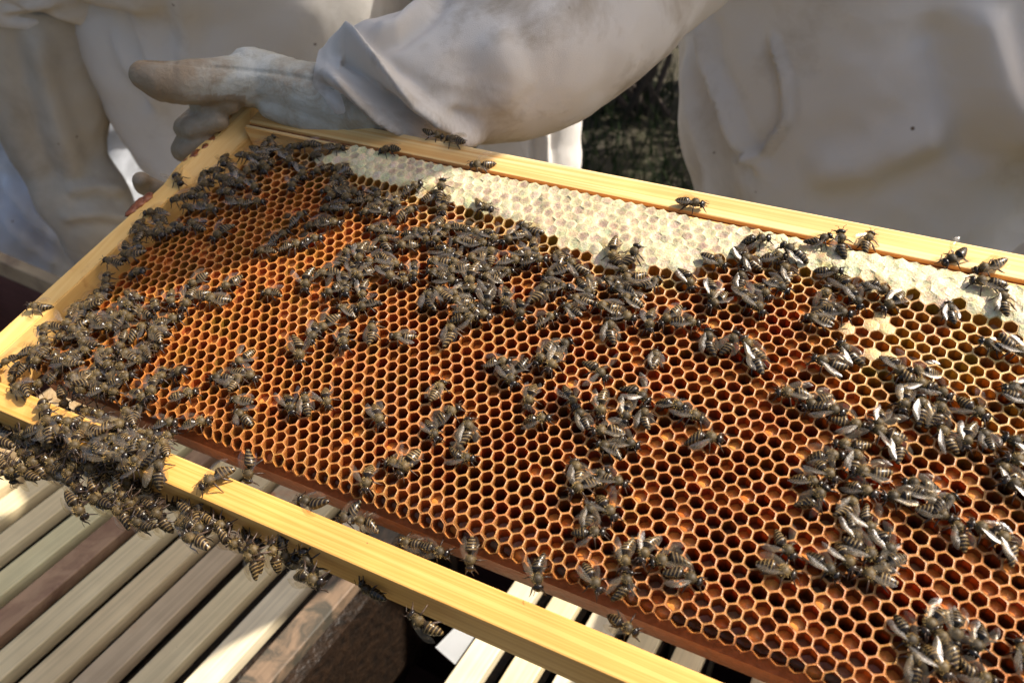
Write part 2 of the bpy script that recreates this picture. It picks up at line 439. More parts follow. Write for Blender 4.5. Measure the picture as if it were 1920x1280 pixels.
def leaf_mat(name, c1, c2):
    m, n, l, b = nmat(name)
    oi = n.new('ShaderNodeTexCoord'); t = n.new('ShaderNodeTexNoise'); t.inputs['Scale'].default_value = 9; l.new(oi.outputs['Object'], t.inputs[0])
    r = ramp(n, [(.35, c1), (.65, c2)]); l.new(t.outputs[0], r.inputs[0]); l.new(r.outputs[0], b.inputs['Base Color']); b.inputs['Roughness'].default_value = .8; b.inputs['Specular IOR Level'].default_value = .15
    return m
M_leaf = leaf_mat('shrub_leaf', (.010, .020, .007), (.028, .045, .014))
M_grass = leaf_mat('grass_blade', (.012, .022, .008), (.03, .045, .014))
M_bark, n, l, b = nmat('bark'); b.inputs['Base Color'].default_value = (.05, .035, .025, 1); b.inputs['Roughness'].default_value = .9
def shrub(x, y, rx, ry, h, label, seed, nleaf=5000, kind='shrub'):
    rr = random.Random(seed)
    e = empty(kind, Matrix.Translation((x, y, 0))); tag(e, label, kind, 'shrubs behind the beekeepers')
    V = []; F = []
    blobs = [(rr.uniform(-.6, .6)*rx, rr.uniform(-.6, .6)*ry, rr.uniform(.25, .85)*h, rr.uniform(.28, .5)*min(rx, ry)) for _ in range(16)]
    for k in range(nleaf):
        bx, by, bz, br = rr.choice(blobs)
        d = Vector((rr.gauss(0, 1), rr.gauss(0, 1), rr.gauss(0, 1))).normalized()*br*rr.uniform(.55, 1.1)
        p = Vector((bx, by, max(.02, bz))) + d
        if p.z < .02: continue
        a = Vector((rr.gauss(0, 1), rr.gauss(0, 1), rr.gauss(0, .6))).normalized(); c = a.cross(Vector((rr.gauss(0, 1), rr.gauss(0, 1), rr.gauss(0, 1)))).normalized()
        s = rr.uniform(.02, .045); o_ = len(V)
        V += [p-a*s, p+c*s*.45, p+a*s, p-c*s*.45]; F.append((o_, o_+1, o_+2, o_+3))
    obj('crown', mesh_py('crown', V, F), e, M_leaf)
    V = []; F = []
    for k in range(22):
        p0 = Vector((rr.uniform(-.2, .2)*rx, rr.uniform(-.2, .2)*ry, 0)); bx, by, bz, br = rr.choice(blobs); p1 = Vector((bx, by, bz))
        for q in range(4):
            a = p0.lerp(p1, q/4)+Vector((rr.uniform(-.04, .04),)*3)*(q > 0); b_ = p0.lerp(p1, (q+1)/4)
            tube(V, F, [a, b_], [.014-.0025*q, .012-.0025*q], 5)
    obj('trunk', mesh_py('trunk', V, F), e, M_bark)
def tube(V, F, pts, rad, seg=6, cap=True):
    o0 = len(V); N = len(pts); up = Vector((0, 0, 1))
    for i, p in enumerate(pts):
        tg = (pts[min(i+1, N-1)]-pts[max(i-1, 0)]).normalized()
        s = tg.cross(up if abs(tg.z) < .9 else Vector((1, 0, 0))).normalized(); t_ = tg.cross(s)
        for k in range(seg):
            a = 2*PI*k/seg; V.append(p+(s*math.cos(a)+t_*math.sin(a))*rad[i])
    for i in range(N-1):
        for k in range(seg):
            a = o0+i*seg+k; b_ = o0+i*seg+(k+1) % seg; F.append((a, a+seg, b_+seg, b_))
    if cap:
        F.append(tuple(o0+k for k in range(seg))); F.append(tuple(o0+(N-1)*seg+k for k in reversed(range(seg))))
def tree(x, y, h, rc, label, seed, nl=2200):
    rr = random.Random(seed); e = empty('apiary_tree', Matrix.Translation((x, y, 0))); tag(e, label, 'tree', 'trees around the apiary')
    V = []; F = []; tops = []
    tube(V, F, [Vector((0, 0, 0)), Vector((.05, .03, h*.3)), Vector((.0, .1, h*.6))], [.16, .12, .08], 9)
    for k in range(9):
        a = 2*PI*k/9+rr.uniform(-.3, .3); q = Vector((math.cos(a)*rc*.7, math.sin(a)*rc*.7, h*rr.uniform(.45, .95))); z0 = h*rr.uniform(.25, .55)
        tube(V, F, [Vector((.03, .05, z0)), Vector((q.x*.5, q.y*.5, (z0+q.z)/2)), q], [.06, .04, .02], 6); tops.append(q)
    obj('trunk', mesh_py('trunk', V, F), e, M_bark); V = []; F = []
    for k in range(nl):
        q = rr.choice(tops)*rr.uniform(.3, 1.1); p = Vector((q.x, q.y, max(h*.22, q.z)))+Vector((rr.gauss(0, .3), rr.gauss(0, .3), rr.gauss(0, .32)))*rc*.8
        a = Vector((rr.gauss(0, 1), rr.gauss(0, 1), rr.gauss(0, .6))).normalized(); c = a.cross(Vector((rr.gauss(0, 1), rr.gauss(0, 1), rr.gauss(0, 1)))).normalized(); s = rr.uniform(.06, .13); o_ = len(V)
        V += [p-a*s, p+c*s*.5, p+a*s, p-c*s*.5]; F.append((o_, o_+1, o_+2, o_+3))
    obj('crown', mesh_py('crown', V, F), e, M_leaf)
for k, (x, y, h, rc) in enumerate(((-4.2, 3.4, 5, 2), (-2.0, 6.2, 5, 2), (5.2, 7.6, 4.0, 1.8))):
    tree(x, y, h, rc, ['leafy tree standing behind the empty hive box', 'leafy tree beyond the shrubs', 'leafy tree far beyond the beekeeper with the frame'][k], 30+k)
shrub(.45, 3.3, .9, .6, 1.5, 'dark leafy shrub seen between the sleeve and the jacket', 1)
shrub(-.9, 3.6, .9, .6, 1.7, 'dark shrub behind the two beekeepers in pale suits', 2, 3500)
shrub(1.7, 3.3, .9, .6, 1.8, 'dense dark shrub behind the beekeeper holding the frame', 3, 4000)
shrub(1.2, 4.6, 1.3, .9, 3.2, 'tall dark shrub rising at the back of the apiary', 4, 6000)
rr = random.Random(5); V = []; F = []
for k in range(9000):
    p = Vector((rr.uniform(-2.2, 2.6), rr.uniform(1.5, 3.6), -.02)); a = rr.uniform(0, 2*PI); hgt_ = rr.uniform(.05, .22); s = Vector((math.cos(a), math.sin(a), 0))*.004
    ln = Vector((rr.gauss(0, .06), rr.gauss(0, .06), hgt_)); o_ = len(V); V += [p-s, p+s, p+ln]; F.append((o_, o_+1, o_+2))
tag(obj('grass', mesh_py('grass', V, F), None, M_grass), 'dark uncut grass on the ground behind the hive', 'grass', None, 'stuff')

# ================================================================ the open hive
HZ = CAM.z-.627; HA = math.radians(30)
D1 = Vector((math.sin(HA), math.cos(HA), 0)); D2 = Vector((math.cos(HA), -math.sin(HA), 0))
MH = Matrix(((D2.x, D1.x, 0, 0), (D2.y, D1.y, 0, 0), (0, 0, 1, HZ), (0, 0, 0, 1)))       # local x across the bars, y along them, z up
def pale(nm, base, st=None, spots=0): return wood(nm, [(.3, tuple(c*1.02 for c in base)), (.5, tuple(c*.9 for c in base)), (.58, tuple(c*.78 for c in base)), (.7, base)], 1, 240, 5, stain=st, spots=spots)
HM = {'pale': pale('pale_bar', (.78, .64, .38), spots=.035), 'green': pale('greenish_bar', (.76, .67, .38), spots=.03), 'grain': pale('grained_bar', (.76, .60, .35), ((.50, .34, .17), 26, .6, .8)),
      'pink': pale('stained_bar', (.46, .29, .17), ((.22, .12, .07), 30, .45, .65), .05), 'red': pale('red_stained_bar', (.60, .46, .29), ((.48, .16, .05), 22, .6, .72)),
      'white': pale('clean_bar', (.78, .67, .46), spots=.03), 'old': pale('old_bar', (.24, .16, .10), ((.06, .05, .035), 40, .42, .6), .06)}
M_oldcomb, n, l, b = nmat('hive_comb'); t = noise_node(n, l, 120, 4); r = ramp(n, [(.3, (.008, .005, .003)), (.7, (.03, .015, .007))]); l.new(t.outputs[0], r.inputs[0]); l.new(r.outputs[0], b.inputs['Base Color']); bump(n, l, t.outputs[0], b, 1, .003)
kinds = ['grain', 'pale', 'pale', 'green', 'pink', 'pale', 'grain', 'red', 'pale', 'white', 'old', None, None, None, 'white', 'pale', 'white', 'pale', 'grain']
lab = ['streaky pale hive frame against the end wall of the hive', 'plain pale hive frame next to the streaky one by the end wall', 'pale hive frame with a brown mark beside the greenish cream bar',
       'hive frame with a greenish cream top bar beside the dirty pinkish one', 'hive frame with a dirty pinkish brown top bar among pale ones', 'pale hive frame with dark specks right beside the dirty pinkish bar',
       'hive frame with brown streaky grain between the specked bar and the orange stained bar', 'hive frame with orange red propolis stains on its top bar', 'pale hive frame between the orange stained bar and the whitest bar',
       'whitest clean hive frame beside the old dirt crusted one', 'old dark brown hive frame crusted with dirt beside the empty gap', '', '', '', 'clean whitish hive frame on the far side of the empty gap',
       'pale hive frame second from the gap under the bottom bar', 'whitish hive frame third from the gap under the comb', 'pale hive frame fourth from the gap under the comb', 'streaky pale hive frame at the wall end beyond the gap']
Y0, Y1 = .02, .50
for k, kd in enumerate(kinds):
    if kd is None: continue
    x0 = -.744+.037*k+rnd.uniform(-.001, .001)+(-.006 if k > 12 else 0)
    e = empty('brood_frame', MH @ Matrix.Translation((x0, 0, 0))); tag(e, lab[k], 'beehive frame', 'frames hanging in the open hive')
    e.rotation_euler.z += rnd.uniform(-.006, .006)
    bm = bmesh.new(); box_bm(bm, (.002, Y0+.018, -.014), (.0255, Y1-.018, rnd.uniform(-.001, .001)), .0012)
    tb = obj('top_bar', done(bm, 'top_bar'), e, HM[kd])
    for a, c in ((Y0, Y0+.0178), (Y1-.0178, Y1)):
        bm = bmesh.new(); box_bm(bm, (.002, a, -.010), (.0255, c, -.0005), .001); obj('lug', done(bm, 'lug'), tb, HM[kd])
    for a in (Y0+.0185, Y1-.0285):
        bm = bmesh.new(); box_bm(bm, (.0015, a, -.23), (.026, a+.010, -.0145), .001); obj('side_bar', done(bm, 'side_bar'), e, HM[kd])
    bm = bmesh.new(); box_bm(bm, (.005, Y0+.03, -.225), (.0225, Y1-.03, -.045))
    bmesh.ops.subdivide_edges(bm, edges=bm.edges, cuts=5, use_grid_fill=True)
    for v in bm.verts: v.co += Vector((.002*noise.noise(v.co*40), 0, .004*noise.noise(v.co*25)))
    obj('comb', done(bm, 'comb'), e, M_oldcomb)
M_hive = wood('hive_board', [(.3, (.46, .34, .20)), (.5, (.38, .27, .15)), (.7, (.48, .36, .22))], 0, 120, 5, stain=((.16, .1, .06), 12, .55, .7))
M_hive2 = wood('shade_maroon', [(.3, (.12, .045, .04)), (.5, (.09, .035, .03)), (.7, (.13, .05, .045))], 0, 120, 5)  # maroon stands for the shaded inside of the box
def hive_box(nm, x0, x1, label, inner=None):
    e = empty(nm, MH); tag(e, label, 'beehive'); th = .022; zt = -.004; zb = -HZ+.30
    for a, c in (((x0-th, Y0-.02, zb), (x1+th, Y0-.003, zt)), ((x0-th, Y1+.003, zb), (x1+th, Y1+.02, zt)), ((x0-th, Y0-.0028, zb), (x0, Y1+.0028, zt-.001)), ((x1, Y0-.0028, zb), (x1+th, Y1+.0028, zt-.001))):
        bm = bmesh.new(); box_bm(bm, a, c, .0015); w_ = obj('wall_board', done(bm, 'wall_board'), e, M_hive)
    # dark sheets on the inside faces put the box's inner shade into colour
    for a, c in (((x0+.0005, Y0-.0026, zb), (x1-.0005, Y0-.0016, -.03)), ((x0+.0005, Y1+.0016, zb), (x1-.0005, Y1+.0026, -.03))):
        bm = bmesh.new(); box_bm(bm, a, c); obj('shade_sheet', done(bm, 'shade_sheet'), e, M_hive2)
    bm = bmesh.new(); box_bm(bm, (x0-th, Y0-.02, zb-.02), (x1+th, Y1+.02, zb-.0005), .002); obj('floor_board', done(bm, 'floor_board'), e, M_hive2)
    for (px_, py_) in ((x0+.02, Y0+.02), (x1-.02, Y0+.02), (x0+.02, Y1-.02), (x1-.02, Y1-.02)):
        bm = bmesh.new(); box_bm(bm, (px_-.02, py_-.02, -HZ), (px_+.02, py_+.02, zb-.0205), .002); obj('leg', done(bm, 'leg'), e, M_hive)
    return e
hive_box('hive_box', -.762, -.02, 'wooden hive box full of pale top bars under the held frame')
hive_box('hive_box', -1.27, -.812, 'empty dark hive box with a tan rim beside the open hive')
# an added flat white piece standing in the gap, its make unknown
p = MH.inverted() @ hit_h(852, 1215, HZ-.012)
bm = bmesh.new(); vs = [bm.verts.new(q) for q in ((-.012, -.01, .006), (.010, -.014, .004), (.013, .012, .012), (-.004, .016, .014))]; f_ = bm.faces.new(vs)
bmesh.ops.solidify(bm, geom=[f_], thickness=.0012)
M_white, n, l, b = nmat('plain_white'); b.inputs['Base Color'].default_value = (.78, .78, .76, 1); b.inputs['Roughness'].default_value = .7
o = obj('white_piece', done(bm, 'white_piece'), None, M_white); o.matrix_world = MH @ Matrix.Translation(p)
tag(o, 'small flat white piece lying on the bar beside the empty gap', 'scrap')

# ================================================================ people in bee suits
def catmull(P, per=6):
    out = []
    for i in range(len(P)-1):
        p0 = P[max(i-1, 0)]; p1 = P[i]; p2 = P[i+1]; p3 = P[min(i+2, len(P)-1)]
        for s in range(per):
            t = s/per
            out.append(tuple(.5*((2*b_)+(-a+c)*t+(2*a-5*b_+4*c-d)*t*t+(-a+3*b_-3*c+d)*t**3) for a, b_, c, d in zip(p0, p1, p2, p3)))
    out.append(tuple(P[-1])); return out
def seg_dist(x, y, P):
    best = 1e9; u = 0; side = 0; tot = sum(math.dist(a, b_) for a, b_ in zip(P, P[1:])); acc = 0
    for a, b_ in zip(P, P[1:]):
        dx, dy = b_[0]-a[0], b_[1]-a[1]; L2 = dx*dx+dy*dy; t = min(1, max(0, ((x-a[0])*dx+(y-a[1])*dy)/L2))
        qx, qy = a[0]+dx*t, a[1]+dy*t; d = math.hypot(x-qx, y-qy)
        if d < best: best = d; u = (acc+t*math.sqrt(L2))/tot; side = dx*(y-qy)-dy*(x-qx)
        acc += math.sqrt(L2)
    return best, u, (1 if side >= 0 else -1)
def loft(P, seg=150, per=10, deep=1.0, folds=(), rough=0.0, rs=30, cap=True, flat_axis=None, seed=0):
    """P: (px, py, depth m, half width px) or ('w', x, y, z, radius m[, depth factor]); a closed sleeve of cloth through those sections.
    folds: (pixel polyline, amplitude mm, width px) ridges pressed into the cloth"""
    Q = []
    for p in P:
        if p[0] == 'w': Q.append((p[1], p[2], p[3], p[4], p[5] if len(p) > 5 else deep))
        else: c = W(p[0], p[1], p[2]); Q.append((c.x, c.y, c.z, p[3]*p[2]/FPX, deep))
    Q = catmull(Q, per)
    C3 = [Vector(q[:3]) for q in Q]; V = []; Nn = []
    for i, q in enumerate(Q):
        tg = (C3[min(i+1, len(Q)-1)]-C3[max(i-1, 0)]).normalized()
        view = (C3[i]-CAM).normalized(); s = tg.cross(view).normalized(); t_ = s.cross(tg).normalized()
        r = q[3]
        for k in range(seg):
            a = 2*PI*k/seg; d = s*math.cos(a)+t_*math.sin(a)*q[4]; V.append(C3[i]+d*r); Nn.append(d.normalized())
    out = []
    for p, nn in zip(V, Nn):
        d = 0; x, y = pix(p); face = nn.dot((CAM-p).normalized())
        for (pl, amp, wd) in folds:
            if face > -.25:
                ds, u, sd = seg_dist(x, y, pl); tp = sst(min(u, 1-u)*5+.15)
                e_ = math.exp(-(ds/wd)**2); d += amp*tp*(e_-.75*math.exp(-((ds-1.5*wd)/wd)**2)*(1 if sd > 0 else .35))*min(1, (face+.25)*2)
        if rough:
            d += rough*(noise.noise(p*rs+Vector((seed, 0, 0)))+.5*noise.noise(p*rs*2.3+Vector((0, seed, 0)))+.35*(.5-abs(noise.noise(p*rs*3.1+Vector((seed, seed, 0))))))
        out.append(p+nn*d*.001)
    F = []; N = len(Q)
    for i in range(N-1):
        for k in range(seg):
            a = i*seg+k; b_ = i*seg+(k+1) % seg; F.append((a, b_, b_+seg, a+seg))
    if cap:
        F.append(tuple(reversed(range(seg)))); F.append(tuple((N-1)*seg+k for k in range(seg)))
    bm = bmesh.new(); bm.from_mesh(mesh_py('tmp', out, F)); bmesh.ops.recalc_face_normals(bm, faces=bm.faces)
    return done(bm, 'cloth', True)

def body_top(x, y, zc, lean=0.0, tall=0.0):
    "veiled hat, neck, shoulders and chest down to height zc"
    h = [(1.80, .02, 1), (1.79, .09, 1), (1.74, .105, 1), (1.715, .11, 1), (1.705, .17, 1), (1.695, .17, 1), (1.685, .115, 1), (1.60, .12, .95), (1.53, .135, .85), (1.49, .16, .8), (1.46, .185, .7), (1.40, .205, .62), (1.30, .205, .62)]
    return [('w', x+lean*(z-zc)*.2, y-lean*(z-zc), z+tall, r, d) for z, r, d in h if z > zc+.08]
def PF(px, py, fwd, r):
    "section at a given horizontal distance from the camera"
    d = fwd/(math.cos(PITCH)+(640-py)/FPX*math.sin(PITCH)); return (px, py, d, r*.7/d if fwd < .9 else r/d)
# --- the beekeeper holding the frame
A = obj('person', loft([('w', .30, .575, 1.86, .02, 1), ('w', .30, .575, 1.85, .08, 1), ('w', .30, .575, 1.80, .115, 1), ('w', .30, .577, 1.78, .135, 1), ('w', .30, .579, 1.77, .135, 1), ('w', .30, .58, 1.755, .12, 1), ('w', .30, .585, 1.66, .122, 1), ('w', .30, .60, 1.58, .12, .98), ('w', .305, .65, 1.525, .14, .85), ('w', .31, .71, 1.49, .19, .68), ('w', .315, .74, 1.43, .205, .58), ('w', .32, .755, 1.34, .195, .58), PF(1690, -180, .755, 410), PF(1668, -60, .75, 402), PF(1650, 40, .745, 392), PF(1632, 140, .74, 392), PF(1628, 220, .74, 386), PF(1640, 300, .74, 386), PF(1668, 372, .74, 388), PF(1702, 428, .74, 390)],
    seg=320, per=14, deep=.62, folds=[([(1322, 10), (1330, 120), (1380, 240), (1430, 330)], 13, 12), ([(1300, 60), (1306, 180), (1345, 300), (1372, 480)], 16, 14), ([(1440, 60), (1466, 150), (1468, 230), (1430, 285), (1370, 310)], 8, 8), ([(1820, 0), (1860, 150), (1920, 300)], 14, 50), ([(1500, 330), (1640, 300), (1780, 250)], 8, 40)], rough=7, rs=11, seed=3), None, M_suit)
tag(A, 'person in a white bee jacket holding the frame with a gloved hand', 'person')
obj('trousers', loft([PF(1680, 250, .75, 330), PF(1660, 480, .75, 330), PF(1640, 620, .75, 315)], seg=200, deep=.6, rough=8, rs=9, seed=4), A, M_shadetone)
for sx in (-1, 1):
    lgp = [W(*PF(1640, 560, .75, 1)[:3])+Vector((sx*.085, 0, .02))]; x0, y0, z0 = lgp[0]
    obj('trouser_leg', loft([('w', x0, y0, z0, .098), ('w', x0+sx*.01, y0+.01, z0-.2, .088), ('w', x0+sx*.015, y0+.01, z0-.45, .075), ('w', x0+sx*.02, y0+.02, .10, .07), ('w', x0+sx*.02, y0+.01, .03, .085)], deep=.95, rough=7, rs=12, seed=40+sx), A, M_shadetone)
    obj('boot', loft([('w', x0+sx*.02, y0+.06, .05, .04), ('w', x0+sx*.02, y0+.02, .055, .052), ('w', x0+sx*.02, y0-.08, .045, .048), ('w', x0+sx*.02, y0-.15, .035, .03)], deep=.8, seg=40), A, M_bark)
slv = obj('sleeve', loft([(592, 142, .462, 46), (612, 146, .463, 66), (650, 150, .465, 92), (720, 150, .468, 108), (800, 145, .473, 122), (900, 122, .482, 146), (1000, 78, .494, 163), (1090, 18, .508, 166), (1190, -70, .525, 162), (1300, -190, .54, 165), ('w', .15, .70, 1.40, .075, .95)],
    per=14, seg=128, deep=.92, folds=[([(612, 84), (650, 76), (700, 120), (770, 190), (850, 240), (915, 262)], 15, 15), ([(600, 128), (640, 160), (700, 205), (790, 250), (860, 272)], 12, 13), ([(690, 66), (740, 60), (790, 20), (830, -30)], 6, 14), ([(740, 150), (800, 190), (860, 210)], 4, 16), ([(905, 60), (960, 150), (930, 230)], 4, 40)], rough=2.6, rs=22, seed=1), A, M_sleeve)
tag(slv, 'stained white cotton sleeve bunched at the wrist')


# glove: rounded digits fused into one skin
def fuse(name, chains, voxel, smooth=4):
    bm = bmesh.new()
    for ch in chains:
        pts = [(c[0], c[1]) if len(c) == 2 else (W(c[0], c[1], c[2]), c[3]*c[2]/FPX) for c in ch]
        for (a, ra), (b_, rb) in zip(pts, pts[1:]):
            n_ = max(2, int((b_-a).length/(.35*min(ra, rb))))
            for k in range(n_+1):
                t = k/n_; bmesh.ops.create_icosphere(bm, subdivisions=2, radius=ra+(rb-ra)*t, matrix=Matrix.Translation(a.lerp(b_, t)))
    me = done(bm, name); o = bpy.data.objects.new('tmp', me); C.objects.link(o)
    m1 = o.modifiers.new('r', 'REMESH'); m1.mode = 'VOXEL'; m1.voxel_size = voxel
    m2 = o.modifiers.new('s', 'SMOOTH'); m2.iterations = smooth; m2.factor = .5
    dg = bpy.context.evaluated_depsgraph_get(); me2 = bpy.data.meshes.new_from_object(o.evaluated_get(dg)); bpy.data.objects.remove(o)
    me2.name = name; me2.shade_smooth(); return me2
gm = fuse('glove', [
    [(470, 150, .470, 52), (400, 152, .462, 44), (345, 155, .456, 43), (305, 153, .454, 39), (272, 142, .454, 30)],      # thumb
    [(470, 138, .472, 50), (540, 160, .470, 54), (600, 178, .468, 56), (670, 205, .466, 52), (720, 220, .468, 46)],      # back of the hand and gauntlet
    [(520, 190, .474, 40), (580, 210, .472, 42), (640, 228, .470, 38)],
    [(465, 150, .490, 34), (415, 172, .492, 26), (378, 196, .484, 24), (394, 200, .472, 22), (432, 194, .468, 21)],       # forefinger, curled
    [(460, 170, .500, 32), (392, 204, .499, 26), (350, 240, .490, 25), (362, 240, .476, 23), (410, 226, .472, 20)],       # middle finger
    [(455, 190, .508, 30), (378, 234, .507, 26), (342, 282, .497, 23), (352, 284, .484, 21), (388, 262, .480, 18)],       # ring finger
    [(450, 215, .515, 28), (400, 300, .528, 22), (318, 366, .528, 21), (272, 348, .520, 20), (264, 338, .514, 17)]], .0013)  # little finger reaching down the bar
for v in gm.vertices:
    v.co += v.normal*.0006*noise.noise(v.co*90)
    x, y = pix(v.co); d1, u1, s1 = seg_dist(x, y, [(255, 112), (330, 118), (420, 128), (520, 138), (586, 150)])
    if v.normal.dot((CAM-v.co).normalized()) > .1: v.co -= v.normal*.0011*math.exp(-(d1/3.0)**2)
a_ = gm.attributes.new('dirt', 'FLOAT', 'POINT')
a_.data.foreach_set('value', [min(1, max(0, (420-pix(v.co)[0])/110)) if pix(v.co)[1] < 178 or pix(v.co)[0] > 460 else .95 for v in gm.vertices])
gl = obj('glove', gm, A, M_glove); tag(gl, 'pale leather glove with a dirty brown thumb gripping the frame corner')

LG = M @ Vector((.262, .100, -.014))
def lg(a, b_, c): return LG + AX[0]*a + AX[1]*b_ + AX[2]*c
q0 = lg(.075, .055, .0); q1 = lg(.115, .10, .005)
obj('sleeve', loft([('w', q0.x, q0.y, q0.z, .036), ('w', q1.x, q1.y, q1.z, .056), ('w', .50, .62, 1.13, .068), ('w', .545, .69, 1.17, .075), ('w', .53, .71, 1.29, .072), ('w', .48, .72, 1.40, .075)], deep=.95, folds=[([(1900, 320), (1960, 250), (2000, 160)], 8, 18)], rough=4, rs=18, seed=12), A, M_sleeve)
gm2 = fuse('glove', [[(lg(.09, .07, 0), .030), (lg(.06, .045, 0), .030), (lg(.034, .022, .0), .026)],
    [(lg(.034, .022, .006), .017), (lg(.012, .018, .014), .014), (lg(-.012, .012, .016), .011)],
    [(lg(.034, .012, -.006), .014), (lg(.014, -.012, -.012), .0105), (lg(-.002, -.014, .000), .0095), (lg(.0, -.010, .008), .009)],
    [(lg(.044, .010, -.010), .014), (lg(.034, -.018, -.018), .0105), (lg(.018, -.022, -.004), .0095), (lg(.018, -.016, .006), .009)],
    [(lg(.030, .014, -.020), .013), (lg(.006, -.010, -.026), .0105), (lg(-.012, -.014, -.018), .009)]], .0016)
a_ = gm2.attributes.new('dirt', 'FLOAT', 'POINT'); a_.data.foreach_set('value', [.4]*len(gm2.vertices))
obj('glove', gm2, A, M_glove)

# --- beekeeper behind, in the middle
B_ = obj('person', loft(body_top(-.32, .955, 1.16, .12)+[PF(462, -100, .97, 285), PF(466, 40, .99, 292), PF(480, 130, 1.01, 286), PF(500, 200, 1.015, 272), PF(520, 250, 1.02, 262)], deep=.62,
    folds=[([(250, 0), (290, 120), (300, 220)], 8, 20), ([(330, -40), (350, 60), (340, 130)], 6, 24), ([(215, 60), (240, 130), (300, 190)], 7, 12)], rough=5, rs=12, seed=6), None, M_suit)
tag(B_, 'person in a pale grey white bee suit standing behind the raised glove', 'person')
obj('trousers', loft([PF(345, 120, 1.03, 112), PF(345, 220, 1.03, 100), PF(362, 330, 1.03, 92), PF(345, 480, 1.03, 92), PF(350, 700, 1.03, 88), PF(350, 900, 1.03, 84)], deep=.9, rough=6, rs=14, seed=7), B_, M_shadetone)
obj('trousers', loft([PF(560, 120, 1.05, 128), PF(560, 260, 1.05, 115), PF(556, 480, 1.05, 100), PF(540, 700, 1.05, 92), PF(530, 900, 1.05, 86)], deep=.9, rough=6, rs=14, seed=8), B_, M_shadetone)
obj('sleeve', loft([('w', -.11, 1.0, 1.42, .06), ('w', -.07, 1.0, 1.25, .055), PF(880, -40, 1.0, 80), PF(840, 120, .98, 66)], deep=.95, rough=5, rs=14, seed=21), B_, M_suit)

# --- beekeeper at the left
Cc = obj('person', loft(body_top(-.56, .93, 1.12, .05)+[PF(34, -120, .935, 230), PF(40, -30, .935, 150), PF(50, 8, .935, 136), PF(52, 20, .935, 128)], deep=.62,
    folds=[([(0, 20), (80, 12), (170, -10)], 6, 9)], rough=5, rs=12, seed=10), None, M_suit)
tag(Cc, 'person in beige trousers and a short white bee jacket beside the frame end', 'person')
obj('trousers', loft([PF(66, -20, .95, 124), PF(74, 90, .95, 118), PF(92, 200, .945, 104), PF(122, 300, .94, 80), PF(160, 372, .93, 84), PF(190, 430, .93, 78), PF(230, 540, .94, 70), PF(262, 700, .95, 66)], deep=.85,
    folds=[([(60, 40), (84, 150), (120, 280), (150, 350)], 12, 26), ([(120, 360), (180, 350), (240, 362)], 8, 12), ([(110, 410), (180, 400), (250, 412)], 6, 12)], rough=5, rs=16, seed=11), Cc, M_trous)

# --- a fourth suit further back
Dd = obj('person', loft(body_top(-.72, 1.38, 1.02)+[PF(120, -60, 1.38, 270), PF(122, 0, 1.38, 262), PF(122, 150, 1.38, 240), PF(120, 300, 1.38, 222), PF(70, 430, 1.36, 180), PF(40, 560, 1.36, 150), PF(20, 760, 1.36, 130)], deep=.7,
    folds=[([(20, 250), (60, 330), (130, 420)], 16, 14), ([(0, 330), (50, 400), (120, 470)], 16, 12), ([(0, 400), (50, 460), (110, 500)], 14, 12)], rough=12, rs=9, seed=14), None, M_blue)
tag(Dd, 'person in a pale bluish overall standing furthest back beside the hive', 'person')
# --- sunlit leg seen between the sleeve and the jacket
Ee = obj('person', loft(body_top(.02, 1.24, 1.10)+[PF(985, -200, 1.24, 225), PF(970, 0, 1.24, 200), PF(975, 120, 1.24, 160), PF(990, 240, 1.24, 130), PF(990, 340, 1.24, 130), PF(980, 560, 1.24, 115), PF(960, 800, 1.24, 105)], deep=.8,
    folds=[([(1018, 230), (1022, 320)], 14, 10)], rough=5, rs=10, seed=15), None, M_suit)
tag(Ee, 'person in a bright white suit partly hidden behind the stained sleeve', 'person')

# ================================================================ honey bees
def bee_mat(name, base, rough, band=None):
    m, n, l, b = nmat(name)
    oi = n.new('ShaderNodeObjectInfo'); t = noise_node(n, l, 900, 3)
    r = ramp(n, [(.3, tuple(c*.6 for c in base)), (.7, tuple(c*1.25 for c in base))]); l.new(t.outputs[0], r.inputs[0])
    hv = n.new('ShaderNodeHueSaturation'); mr = n.new('ShaderNodeMapRange'); mr.inputs[3].default_value = .5; mr.inputs[4].default_value = 2.2
    l.new(oi.outputs['Random'], mr.inputs[0]); l.new(mr.outputs[0], hv.inputs['Value']); l.new(r.outputs[0], hv.inputs['Color'])
    l.new(hv.outputs[0], b.inputs['Base Color']); b.inputs['Roughness'].default_value = rough; b.inputs['Specular IOR Level'].default_value = .4
    bump(n, l, t.outputs[0], b, .25, .0002)
    return m
M_shell = bee_mat('bee_dark_shell', (.013, .0075, .0035), .27)
M_band = bee_mat('bee_grey_band', (.11, .072, .028), .5)
M_thx = bee_mat('bee_thorax', (.05, .033, .012), .6)
M_eye = bee_mat('bee_eye', (.008, .006, .005), .12)
M_legm = bee_mat('bee_leg', (.035, .02, .012), .4)
M_hair = bee_mat('bee_hair', (.25, .165, .055), .7)
M_wing, n, l, b = nmat('bee_wing')
b.inputs['Base Color'].default_value = (.50, .45, .38, 1); b.inputs['Roughness'].default_value = .35; b.inputs['Specular IOR Level'].default_value = .5
tc = n.new('ShaderNodeTexCoord'); mp = n.new('ShaderNodeMapping'); mp.inputs['Scale'].default_value = (260, 700, 1); vv = n.new('ShaderNodeTexVoronoi'); vv.feature = 'DISTANCE_TO_EDGE'; vv.inputs['Scale'].default_value = 1
l.new(tc.outputs['Object'], mp.inputs[0]); l.new(mp.outputs[0], vv.inputs[0])
vr = ramp(n, [(.02, (.12, .12, .12)), (.07, (.05, .05, .05))]); l.new(vv.outputs['Distance'], vr.inputs[0])
